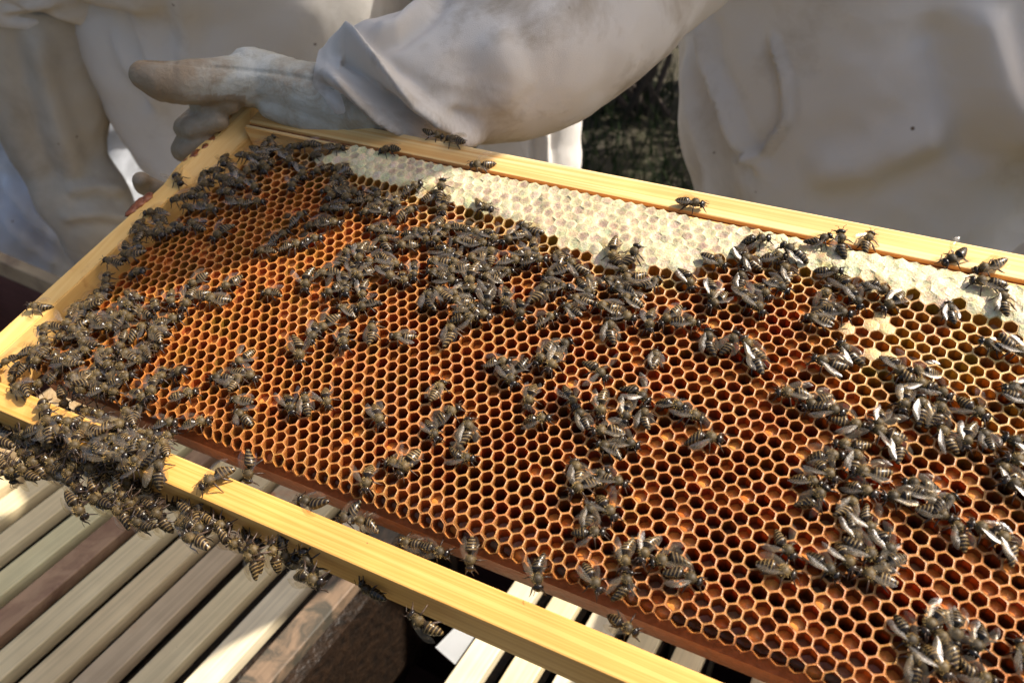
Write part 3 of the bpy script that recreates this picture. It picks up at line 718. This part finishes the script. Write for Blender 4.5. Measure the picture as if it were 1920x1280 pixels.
cr = ramp(n, [(.02, (.16, .11, .06)), (.07, (.52, .45, .34))]); l.new(vv.outputs['Distance'], cr.inputs[0]); l.new(cr.outputs[0], b.inputs['Base Color'])
nn_ = noise_node(n, l, 800, 2); bump(n, l, nn_.outputs[0], b, .35, .0004)
tr = n.new('ShaderNodeBsdfTransparent'); tr.inputs[0].default_value = (.95, .9, .8, 1); mx = n.new('ShaderNodeMixShader')
l.new(vr.outputs[0], mx.inputs[0]); l.new(tr.outputs[0], mx.inputs[1]); l.new(b.outputs[0], mx.inputs[2])
gs = n.new('ShaderNodeBsdfGlossy'); gs.inputs['Roughness'].default_value = .33; gs.inputs[0].default_value = (.95, .93, .95, 1); fr = n.new('ShaderNodeFresnel'); fr.inputs[0].default_value = 1.5
for nd in n:
    if nd.type == 'BUMP': l.new(nd.outputs[0], gs.inputs['Normal'])
mg = n.new('ShaderNodeMath'); mg.operation = 'MULTIPLY_ADD'; mg.inputs[1].default_value = .07; mg.inputs[2].default_value = .002; l.new(fr.outputs[0], mg.inputs[0])
m2 = n.new('ShaderNodeMixShader'); l.new(mg.outputs[0], m2.inputs[0]); l.new(mx.outputs[0], m2.inputs[1]); l.new(gs.outputs[0], m2.inputs[2]); l.new(m2.outputs[0], n['Material Output'].inputs[0])

def bee_body(seed, bend=0, curl=0, dip=0):
    """x forward, z up, feet on z=0, thorax over the origin; one continuous body with legs and feelers"""
    rr = random.Random(seed); V = []; F = []; MT = []; SEG = 16
    prof = []     # (x, z, half width, half height, material)
    # tail to head
    for i in range(19):
        t = i/18; x = -8.4+6.5*t
        w_ = 2.12*math.sin(PI*min(1, t**.62)*.5)*(1-.55*sst((t-.78)/.22)) if t > 0 else .05
        seg_t = (t*6) % 1; ridge = 1+.05*(1-seg_t)
        w_ = max(.06, w_*ridge); prof.append((x, 2.55-.25*t, w_, w_*.92, 1 if (seg_t > .66 and .1 < t < .93) else 0))
    prof += [(-1.72, 2.35, .55, .55, 0)]
    for i in range(9):
        a = -PI/2*.86+PI*.86*i/8; prof.append((.1+1.85*math.sin(a), 2.65, max(.5, 1.95*math.cos(a)), max(.5, 1.8*math.cos(a)), 2))
    prof += [(2.05, 2.5, .5, .5, 0)]
    for x, w_, h in ((2.2, 1.2, 1.15), (2.5, 1.75, 1.45), (2.95, 1.85, 1.5), (3.4, 1.5, 1.35), (3.8, .95, 1.0), (4.05, .3, .4)): prof.append((x, 2.3-(x-2.2)*.25, w_, h, 2 if x < 2.4 else 3))
    for (x, z, w_, h, mt) in prof:
        ab = sst((-1.5-x)/7); yy = bend*ab*ab*3.2; zz = z-curl*ab*ab*2.2-dip*ab*1.2
        for k in range(SEG):
            a = 2*PI*k/SEG; V.append((x, yy+w_*math.cos(a), max(.25, zz+h*math.sin(a)*(1 if math.sin(a) > 0 else .85))))
    for i in range(len(prof)-1):
        for k in range(SEG):
            a = i*SEG+k; b_ = i*SEG+(k+1) % SEG; F.append((a, a+SEG, b_+SEG, b_)); mt = prof[i+1][4]
            if mt == 3: mt = 3 if abs(math.cos(2*PI*(k+.5)/SEG)) > .6 else 0
            MT.append(mt)
    F.append(tuple(range(SEG))); MT.append(0); F.append(tuple(len(V)-SEG+k for k in reversed(range(SEG)))); MT.append(0)
    def limb(pts, rad, mt=4, seg=5):
        f0 = len(F); tube(V, F, [Vector(p) for p in pts], rad, seg); MT.extend([mt]*(len(F)-f0))
    for s in (-1, 1):
        for (bx, ang, ln) in ((1.1, 40, 1.0), (.1, 98, 1.12), (-.8, 140, 1.35)):
            a = math.radians(ang+rr.uniform(-14, 14)); dx, dy = math.cos(a), math.sin(a)*s; q = ln*rr.uniform(.92, 1.12)
            k_ = (bx+dx*(1.1+1.3*q), dy*(1.1+1.3*q), 2.5+rr.uniform(-.2, .5)); t_ = (bx+dx*(1.1+2.6*q), dy*(1.1+2.6*q), .75); e_ = (bx+dx*(1.1+3.5*q), dy*(1.1+3.5*q), .08)
            wd = 1.5 if ang == 140 else 1
            limb([(bx, .9*s, 1.6), (bx+dx*1.2, dy*1.3, 1.9), k_, tuple((k_[i]+t_[i])/2 for i in range(3)), t_, e_], [.26, .3, .26, .30*wd, .2*wd, .1])
        limb([(3.3, .55*s, 3.0), (4.3, .9*s, 3.6), (5.5, 1.7*s+rr.uniform(-.4, .4), 2.4+rr.uniform(-.5, .5))], [.13, .11, .09], 4, 4)
    me = mesh_py('honey_bee', [tuple(c*mm for c in v) for v in V], F, True)
    for m_ in (M_shell, M_band, M_thx, M_eye, M_legm): me.materials.append(m_)
    me.polygons.foreach_set('material_index', MT)
    # fur
    FV = []; FF = []
    def hair(p, d, ln, wd):
        o_ = len(FV); s = d.cross(Vector((rr.gauss(0, 1), rr.gauss(0, 1), rr.gauss(0, 1)))).normalized()*wd
        FV.extend([tuple((p-s)*mm), tuple((p+s)*mm), tuple((p+d*ln)*mm)]); FF.append((o_, o_+1, o_+2))
    for _ in range(160):
        d = Vector((rr.gauss(0, 1), rr.gauss(0, 1), rr.gauss(.35, .9))).normalized(); p = Vector((.1+1.75*d.x, 1.85*d.y, 2.65+1.7*d.z)); hair(p, (d+Vector((-.3, 0, 0))).normalized(), rr.uniform(.4, .85), .075)
    for _ in range(60):
        d = Vector((rr.uniform(-1, .2), rr.gauss(0, 1), abs(rr.gauss(.5, .6)))).normalized(); hair(Vector((2.7+.5*d.x, 1.5*d.y, 2.2+1.3*d.z)), d, rr.uniform(.3, .5), .06)
    for _ in range(45):
        t = rr.uniform(.25, .98); i = int(t*18); x, z, w_, h, _m = prof[i]; a = rr.uniform(-.2, PI+.2); ab = sst((-1.5-x)/7)
        p = Vector((x, bend*ab*ab*3.2+w_*math.cos(a), z-curl*ab*ab*2.2-dip*ab*1.2+h*math.sin(a))); hair(p, (Vector((-1.3, math.cos(a)*.7, math.sin(a)*.7))).normalized(), rr.uniform(.3, .55), .05)
    fm = mesh_py('fur', FV, FF); fm.materials.append(M_hair)
    return me, fm
def wing_mesh(ln, wd, name, hind=False):
    V = []; F = []; N = 10; K = 4
    for i in range(N+1):
        t = i/N; prof = (math.sin(PI*min(1, t*.97+.03)**1.25))**.6 if 0 < t < 1 else .06
        lead = wd*.28*math.sin(PI*t)**.7; c0 = lead; c1 = lead-wd*max(.1, prof)
        for k in range(K+1):
            u = k/K; V.append((-t*ln*mm, (c0+(c1-c0)*u)*mm, (.22*math.sin(PI*u)*prof+.10*math.sin(t*9+u*3)*t)*mm))
    for i in range(N):
        for k in range(K): a = i*(K+1)+k; F.append((a, a+1, a+K+2, a+K+1))
    me = mesh_py(name, V, F, True); me.materials.append(M_wing); return me
FWM = wing_mesh(8.6, 2.8, 'fore_wing'); HWM = wing_mesh(6.0, 1.9, 'hind_wing')
BODIES = [bee_body(1), bee_body(2, .5, .2), bee_body(3, -.5, .3), bee_body(4, 0, .7, .2), bee_body(5, .9, .1), bee_body(6, -.8, .5, .3)]
def wing_mtx(side, spread, lift, hind, roll):
    base = Vector((-.1 if hind else .55, side*1.15, 3.75 if hind else 4.05))*mm
    m_ = Matrix.Translation(base) @ Matrix.Rotation(-side*math.radians(spread+(9 if hind else 0)), 4, 'Z') @ Matrix.Rotation(math.radians(lift), 4, 'Y') @ Matrix.Rotation(side*math.radians(roll), 4, 'X')
    if side > 0: m_ = m_ @ Matrix.Scale(-1, 4, (0, 1, 0))
    return m_
SPEC = []
def make_bee(mtx, rr, spread, label, group, lift=None):
    SPEC.append((mtx, rr.random(), spread, label, group, lift))
def build_bee(mtx, seed, spread, label, group, lift=None):
    rr = random.Random(int(seed*1e9)); parts = []
    me, fm = BODIES[rr.randrange(len(BODIES))]
    b_ = bpy.data.objects.new('honey_bee', me); C.objects.link(b_); b_.matrix_world = mtx
    tag(b_, label, 'bee', group)
    f_ = bpy.data.objects.new('fur', fm); C.objects.link(f_); f_.parent = b_
    for s in (-1, 1):
        sp = spread*rr.uniform(.75, 1.25); lf = rr.uniform(-9, 2) if lift is None else lift; rl = rr.uniform(4, 24)
        for hind, wm in ((False, FWM), (True, HWM)):
            w_ = bpy.data.objects.new('hind_wing' if hind else 'fore_wing', wm); C.objects.link(w_); w_.parent = b_
            w_.matrix_local = wing_mtx(s, sp, lf-(2 if hind else 0), hind, rl); parts.append(w_)
    return b_, f_, parts

# (x, y, heading in degrees clockwise from right[, 1 = wings half open]) read off enlarged tiles of the photograph
K = 380/1920
TILES = {
(180, 240): [(790,505,60,1),(1150,430,180),(1300,400,230),(1080,560,190),(1280,520,200),(1480,420,150),(1420,290,20),(1560,250,10),(1720,225,0),(1500,560,60),(820,690,170),(1000,680,10),(900,790,200),(1080,780,20),(1250,640,10),(1350,740,0),(1500,740,350),(640,880,190),(800,950,30),(960,960,220,1),(560,1040,190),(700,1040,0),(410,1110,70),(310,1200,110),(1200,1010,140),(1750,1060,330),(1620,1190,170),(1880,1150,350),(1390,530,100),(1550,330,180),(1650,400,120)],
(540, 240): [(230,190,180),(300,270,190),(450,210,0),(60,210,10),(980,240,180),(1370,90,0),(1600,150,200),(1840,385,180,1),(140,440,80),(320,430,150),(530,410,180),(60,560,100),(510,520,200,1),(420,620,160),(600,630,10),(450,690,120),(560,700,60),(100,880,330),(730,720,350),(850,640,70,1),(950,740,60),(1040,740,70),(1180,590,340),(420,790,180),(530,800,10),(270,940,170),(410,930,0),(790,810,170),(900,840,20),(1130,840,330),(1370,670,330),(1470,620,290,1),(1500,770,100),(1860,780,20),(850,990,190),(970,1010,20),(240,1090,350),(90,1110,180),(1200,1030,350),(1420,960,150),(1560,980,170),(720,1170,190),(920,1120,260,1),(1130,1140,170),(1310,1060,60),(1440,1080,130),(1640,1110,180),(1810,1130,0),(1750,1010,10),(1510,1200,40,1),(570,1240,300)],
(640, 400): [(60,450,200),(200,440,100),(320,480,160),(470,500,10),(130,560,80),(50,680,100),(230,620,150),(600,640,70,1),(460,600,60),(700,590,90),(60,770,90),(210,760,90),(1100,470,110),(950,510,190),(1290,460,170),(1440,430,280,1),(1440,250,60,1),(1620,270,150),(1610,480,0),(1740,440,20),(1840,360,70,1),(1790,180,210),(1110,580,170),(920,620,190),(1020,680,10),(1350,560,20),(1530,600,340),(1250,640,100),(1420,660,180),(1100,780,150),(840,850,270),(970,830,230),(1240,760,30),(1400,760,60),(1580,830,100),(1130,880,180),(1390,860,90),(1200,950,350),(1330,1000,20),(1180,1050,350,1),(1720,930,100,1),(260,910,160),(60,950,200),(310,1150,270),(580,1200,180),(1060,1160,270),(40,1230,80)],
(960, 380): [(90,580,190),(230,590,0),(480,550,230),(600,630,220),(420,700,160),(965,480,90),(1040,620,50,1),(1150,540,300),(1140,740,180),(960,780,200),(760,780,230),(690,860,50,1),(290,880,300),(430,850,350),(650,970,200),(570,1060,210),(1070,870,190),(1130,960,200),(1310,800,320),(900,1030,190),(1050,1110,10),(330,1130,340),(90,1060,100),(1310,1150,90),(1520,1110,150),(1640,1175,0),(920,1235,270),(1670,740,70,1)],
(1260, 380): [(180,40,10),(800,370,0,1),(1150,490,210),(1400,390,340),(1590,410,270),(1840,400,300,1),(390,570,20),(640,540,50),(730,600,230),(960,540,0),(1090,690,240),(1480,670,0),(370,870,90),(440,970,150),(660,760,270),(860,860,55,1),(990,830,30),(690,920,60),(780,1000,50),(1440,920,280),(1450,1060,330),(1380,1170,200),(1560,1090,10),(1670,820,60,1),(1720,940,60)],
(1540, 420): [(530,620,30),(680,780,150),(1260,350,155,1),(1600,440,175),(1560,590,190,1),(1710,760,270),(1200,870,270),(1600,1180,190),(1790,1230,20)],
(860, 620): [(390,330,0),(580,400,150),(960,170,330),(830,260,140),(900,340,120),(480,470,60),(1860,310,270),(1420,40,270),(690,640,110),(1050,660,60,1),(1180,850,240),(1350,720,90),(1590,790,100),(1680,620,30,1),(1770,850,270),(760,860,0,1),(1400,980,170),(1580,1070,20,1),(1440,1150,200),(100,980,270)],
(1400, 640): [(80,220,240),(30,100,230),(950,140,230),(760,240,200),(430,520,180),(660,600,160),(770,680,20,1),(960,800,10,1),(1410,280,60),(1660,310,180),(1570,430,20,1),(1800,480,30,1),(1490,600,100),(1620,680,270),(1810,720,280),(1240,770,110),(1290,920,200,1),(1420,1040,250),(1860,930,240),(980,1020,190,1),(760,1120,0),(1020,1170,280)],
(1540, 700): [(1440,380,40,1),(1370,620,90),(1560,680,250),(1870,180,180),(1850,290,20),(1870,700,200),(1760,970,230),(1850,1130,200),(1880,880,190)],
(1400, 850): [(740,200,45,1),(1020,170,170),(1150,230,190),(570,300,20),(660,450,320),(1090,390,30),(960,530,300),(1120,680,60,1),(980,760,60),(1310,870,60),(1430,430,180),(1640,320,190),(1680,440,30,1),(1760,590,20),(1840,520,330),(350,900,50,1),(280,1120,20),(720,1080,40),(930,1010,65,1),(1090,960,30),(1330,1080,150),(1210,1220,200),(2005,780,250),(2243,780,200),(2430,880,230)],
(1000, 860): [(430,160,250),(610,210,330),(480,310,150),(750,240,20),(700,490,55,1),(540,570,270),(540,740,0,1),(870,940,90),(1060,890,110),(1280,980,170),(1420,1140,20,1),(560,1160,60)],
(640, 840): [(270,310,100,1),(560,160,180),(660,170,130,1),(1150,100,10,1),(250,700,190),(110,640,150),(690,910,190),(900,960,20),(1240,1000,100)],
(960, 980): [(245,500,85),(790,640,60),(1090,620,290,1),(1060,960,30)],
(1540, 1027): [(800,850,60),(1060,730,130),(1160,950,235,1),(1250,790,90),(1490,920,120),(870,1140,270),(1080,1130,60,1),(1450,1220,20),(1890,1050,250)],
(640, 1000): [(320,480,200),(800,830,230)],
(240, 840): [(850,310,145),(470,500,180),(300,90,300),(320,230,280),(80,210,330),(190,340,60),(120,500,200),(340,650,270),(560,700,160),(700,720,20),(720,830,190),(780,580,30),(880,690,20),(1190,800,20),(960,880,40),(1060,930,30),(1300,960,270),(1450,990,100),(1620,1020,290),(1190,180,120),(1760,540,200),(1770,1190,20)],
(0, 700): [(460,340,60),(250,170,190),(400,150,330),(640,250,100),(830,360,10),(970,390,20),(1130,150,120),(1360,230,40),(1480,170,100),(1760,230,340),(1330,390,300),(1590,490,0),(1880,490,350),(430,550,350),(240,540,180),(680,550,120),(870,560,200),(1000,600,330),(1180,500,0),(1330,570,20),(1430,610,340),(1560,640,20),(760,690,100),(1060,700,330),(1220,680,10),(60,490,200),(80,640,170),(240,640,40),(400,690,30),(130,820,180),(540,790,20),(680,900,70),(830,900,90),(990,900,60),(1100,880,100),(560,990,30),(700,1050,50),(900,1140,80),(1190,1090,100),(1340,1080,60),(800,1230,90),(1330,1200,30),(20,900,180)],
(0, 480): [(380,510,180,1),(720,540,280),(500,700,170),(120,1010,150),(290,1050,320),(160,1140,110),(1090,80,190),(1290,20,180),(1040,240,90),(1320,195,0),(930,400,330),(890,500,70,1),(1050,330,80),(1280,410,10),(1100,590,30),(1220,510,10),(1390,560,200),(1510,500,60,1),(1640,440,80),(1620,640,340),(930,620,200),(1040,710,10),(1330,740,320,1),(1180,830,120),(830,790,100),(600,800,30),(1000,960,260),(720,950,10),(480,900,90),(560,990,40),(1480,880,10),(1160,960,150),(1350,940,160),(1330,1040,350),(930,1140,60),(760,1160,170),(560,1140,320),(700,1070,190),(1080,1130,90),(1720,1130,0),(1580,1150,100)],
(340, 480): [(170,260,150),(480,300,150),(160,400,170),(330,450,180),(90,460,120),(880,380,180),(1200,260,100,1),(1400,190,170),(1600,190,80),(1460,370,150,1),(1700,380,100),(1400,660,140),(1270,760,110),(1540,830,280),(1130,900,95,1),(600,1000,140,1),(620,1150,20)],
(340, 700): [(540,120,300),(410,60,180),(590,290,190),(600,440,220,1),(200,480,150),(1050,320,80,1),(1200,320,260),(1390,250,80,1),(1870,420,70)],
}
BEES = [(X+q[0]*K, Y+q[1]*K, q[2], q[3] if len(q) > 3 else 0) for (X, Y), L_ in TILES.items() for q in L_]
BEES += [(821, 739, 300, 0), (842, 783, 330, 0), (811, 813, 60, 0), (1327, 645, 270, 0), (1371, 648, 300, 0), (1290, 783, 20, 0), (1324, 826, 10, 1), (1261, 769, 20, 0)]

rx = random.Random(99)
def inside(x, y, P):
    c = False
    for (x0, y0), (x1, y1) in zip(P, P[1:]+P[:1]):
        if (y0 > y) != (y1 > y) and x < (x1-x0)*(y-y0)/(y1-y0)+x0: c = not c
    return c
# the packed crowds: fill up between the bees read off singly
for P_, n_ in (([(60, 640), (150, 590), (200, 545), (290, 580), (320, 640), (330, 720), (240, 770), (130, 740), (60, 715)], 40), ([(190, 800), (240, 765), (335, 835), (260, 885)], 20),
               ([(0, 790), (130, 800), (250, 870), (330, 930), (470, 1000), (590, 1060), (540, 1075), (420, 1010), (330, 985), (200, 960), (90, 890), (0, 880)], 95), ([(330, 370), (480, 270), (620, 290), (470, 340), (330, 440), (230, 500), (250, 440)], 18)):
    k_ = 0
    while k_ < n_:
        x = rx.uniform(0, 640); y = rx.uniform(250, 1090)
        if inside(x, y, P_): BEES.append((x, y, rx.uniform(0, 360), 1 if rx.random() < .12 else 0)); k_ += 1
rr = random.Random(42); placed = []
def surface_at(px, py):
    "which face of the frame a bee at this pixel stands on: (point, normal, place), frame coordinates in mm"
    q = hit_axis(px, py, 2, 0)*1000
    t = hit_axis(px, py, 2, .0012)*1000
    if t.y > 90 and t.x > -208: return t, Vector((0, 0, 1)), 'top'
    s_ = hit_axis(px, py, 2, -.002)*1000
    if s_.x < xo(s_.y)+10: return s_, Vector((0, 0, 1)), 'side'
    bb = hit_axis(px, py, 2, -.003)*1000
    if bb.y < -96:
        if bb.y > -109: return bb, Vector((0, 0, 1)), 'bottom'
        u_ = hit_axis(px, py, 1, -.1085)*1000
        if u_.z > -29: return u_, Vector((0, -1, 0)), 'under'
        h_ = hit_axis(px, py, 2, -.009)*1000
        return h_, Vector((0, -.75, .65)).normalized(), 'hang'
    for _ in range(3):
        z = surf(q.x, max(q.y, -92)).z; q = hit_axis(px, py, 2, z*mm)*1000
    if q.y < -88: return q, Vector((0, -.4, .9)).normalized(), 'edge'
    n_ = Vector((-(hgt(q.x+2, q.y)-hgt(q.x-2, q.y))/4, -(hgt(q.x, q.y+2)-hgt(q.x, q.y-2))/4, 1)).normalized()
    return q, n_, 'comb'
LAB = {'top': ('dark honey bee standing on the front of the pine top bar', 'bees on the top bar'), 'side': ('dark honey bee walking along the sunlit side bar', 'bees on the side bar'),
       'bottom': ('honey bee among those clambering over the sunlit bottom bar', 'bees on the bottom bar'), 'under': ('honey bee clinging to the shaded underside of the bottom bar', 'bees under the bottom bar'),
       'hang': ('honey bee in the cluster hanging below the bottom bar', 'bees hanging below the bottom bar'), 'edge': ('honey bee on the lower rim of the comb above the bottom bar', 'bees on the lower comb rim')}
nb = 0; BPATCH = sum((Vector((*cells[c], 0)) for c in BROOD), Vector())/len(BROOD)
for (px, py, ang, wf) in BEES:
    if not (-25 < px < 1945 and -25 < py < 1300): continue
    p, nrm, where = surface_at(px, py)
    if any((p-o_).length < (3.0 if p.x < -120 or where == 'hang' else 4.0) and w0 == where for o_, w0 in placed): continue
    near = sum(1 for o_, w0 in placed if (p-o_).length < 7.5)
    placed.append((p.copy(), where))
    # heading: a small step in the picture, carried onto the surface
    a = math.radians(ang); e_ = 4
    ax_ = 1 if where == 'under' else 2
    base = hit_axis(px, py, ax_, p[ax_]*mm); st = hit_axis(px+e_*math.cos(a), py+e_*math.sin(a), ax_, p[ax_]*mm)
    d = (st-base); d -= nrm*d.dot(nrm); d.normalize()
    lift = min(2.6, .9*near)
    if where == 'hang': lift = rr.uniform(-5, 3)
    z_ = (nrm+Vector((rr.gauss(0, .10), rr.gauss(0, .10), rr.gauss(0, .05)))+d*rr.gauss(0, .10)).normalized()
    if near > 2: z_ = (z_+Vector((rr.gauss(0, .25), rr.gauss(0, .25), 0))).normalized()
    x_ = (d-z_*d.dot(z_)).normalized(); y_ = z_.cross(x_)
    c = (p+nrm*lift)*mm + x_*(.0020)
    sc_ = rr.uniform(.93, 1.14)*(1.12 if where in ('hang', 'under', 'bottom') else 1)
    mt_ = M @ (Matrix(((x_.x, y_.x, z_.x, c.x), (x_.y, y_.y, z_.y, c.y), (x_.z, y_.z, z_.z, c.z), (0, 0, 0, 1))) @ Matrix.Scale(sc_, 4))
    if where == 'comb':
        near_b = (p-BPATCH).length
        if p.y > capb(p.x)-1: lb, gp = 'on the pale capped honey', 'bees on the capped honey'
        elif p.x < -168 and p.y < 0: lb, gp = 'in the crowd by the side bar', 'bees crowding the lower comb corner'
        elif p.x < -150: lb, gp = 'in the band beside the side bar', 'bees along the upper side bar'
        elif near_b < 24: lb, gp = 'beside the tan brood caps', 'bees round the capped brood patch'
        elif capb(p.x)-p.y < 18: lb, gp = 'on cells just under the capped honey', 'bees below the capped honey'
        elif p.y < -62: lb, gp = 'on the lowest cell rows', 'bees on the lowest comb rows'
        elif near > 1: lb, gp = 'in a knot on open cells', 'bees in knots on the open comb'
        elif p.y < -20: lb, gp = 'on cells nearer the bottom bar', 'bees on the lower open comb'
        else: lb, gp = 'in the middle of the open comb', 'bees on the middle of the comb'
        fc = ('the gloved corner' if d.x < 0 else 'away from the glove') if abs(d.x) > abs(d.y) else ('the top bar' if d.y > 0 else 'the bottom bar')
        lb = ('pale winged honey bee ' if wf else 'honey bee ')+lb+(', facing ' if not fc.startswith('away') else ', heading ')+fc
    else:
        lb, gp = LAB[where]
        if wf: lb = lb.replace('honey bee', 'open winged honey bee', 1)
    make_bee(mt_, rr, rr.uniform(22, 38) if wf else rr.uniform(3, 13), lb, gp, rr.uniform(-4, 14) if wf else None)
    nb += 1
# the one in the air
q = hit_axis(1126, 704, 2, .012); st = hit_axis(1134, 711, 2, .012); x_ = (st-q).normalized(); z_ = Vector((.1, -.1, 1)).normalized(); x_ = (x_-z_*x_.dot(z_)).normalized(); y_ = z_.cross(x_)
make_bee(M @ Matrix(((x_.x, y_.x, z_.x, q.x), (x_.y, y_.y, z_.y, q.y), (x_.z, y_.z, z_.z, q.z), (0, 0, 0, 1))), rr, 80, 'honey bee flying just above the open comb with wings spread', None, 8)

SPEC.sort(key=lambda s: (s[4] is not None, (s[0].translation-CAM).length))
for s in SPEC[:300]: build_bee(*s)
rest = SPEC[300:]; V = []; F = []; MT = []
MATS = [M_shell, M_band, M_thx, M_eye, M_legm, M_hair, M_wing]
for s in rest:
    rr = random.Random(int(s[1]*1e9)); me, fm = BODIES[rr.randrange(len(BODIES))]
    items = [(me, s[0], None), (fm, s[0], 5)]
    for sd in (-1, 1):
        sp = s[2]*rr.uniform(.75, 1.25); lf = rr.uniform(-9, 2) if s[5] is None else s[5]; rl = rr.uniform(4, 24)
        items += [(FWM, s[0] @ wing_mtx(sd, sp, lf, False, rl), 6), (HWM, s[0] @ wing_mtx(sd, sp, lf-2, True, rl), 6)]
    for m_, mt, ix in items:
        o_ = len(V); V += [mt @ v.co for v in m_.vertices]
        for pl in m_.polygons: F.append(tuple(q_+o_ for q_ in pl.vertices)); MT.append(pl.material_index if ix is None else ix)
if rest:
    me = mesh_py('bee_crowd', V, F, True)
    for m_ in MATS: me.materials.append(m_)
    me.polygons.foreach_set('material_index', MT)
    tag(obj('bee_crowd', me), 'crowd of small dark honey bees on the far corner of the comb', 'bees', None, 'stuff')
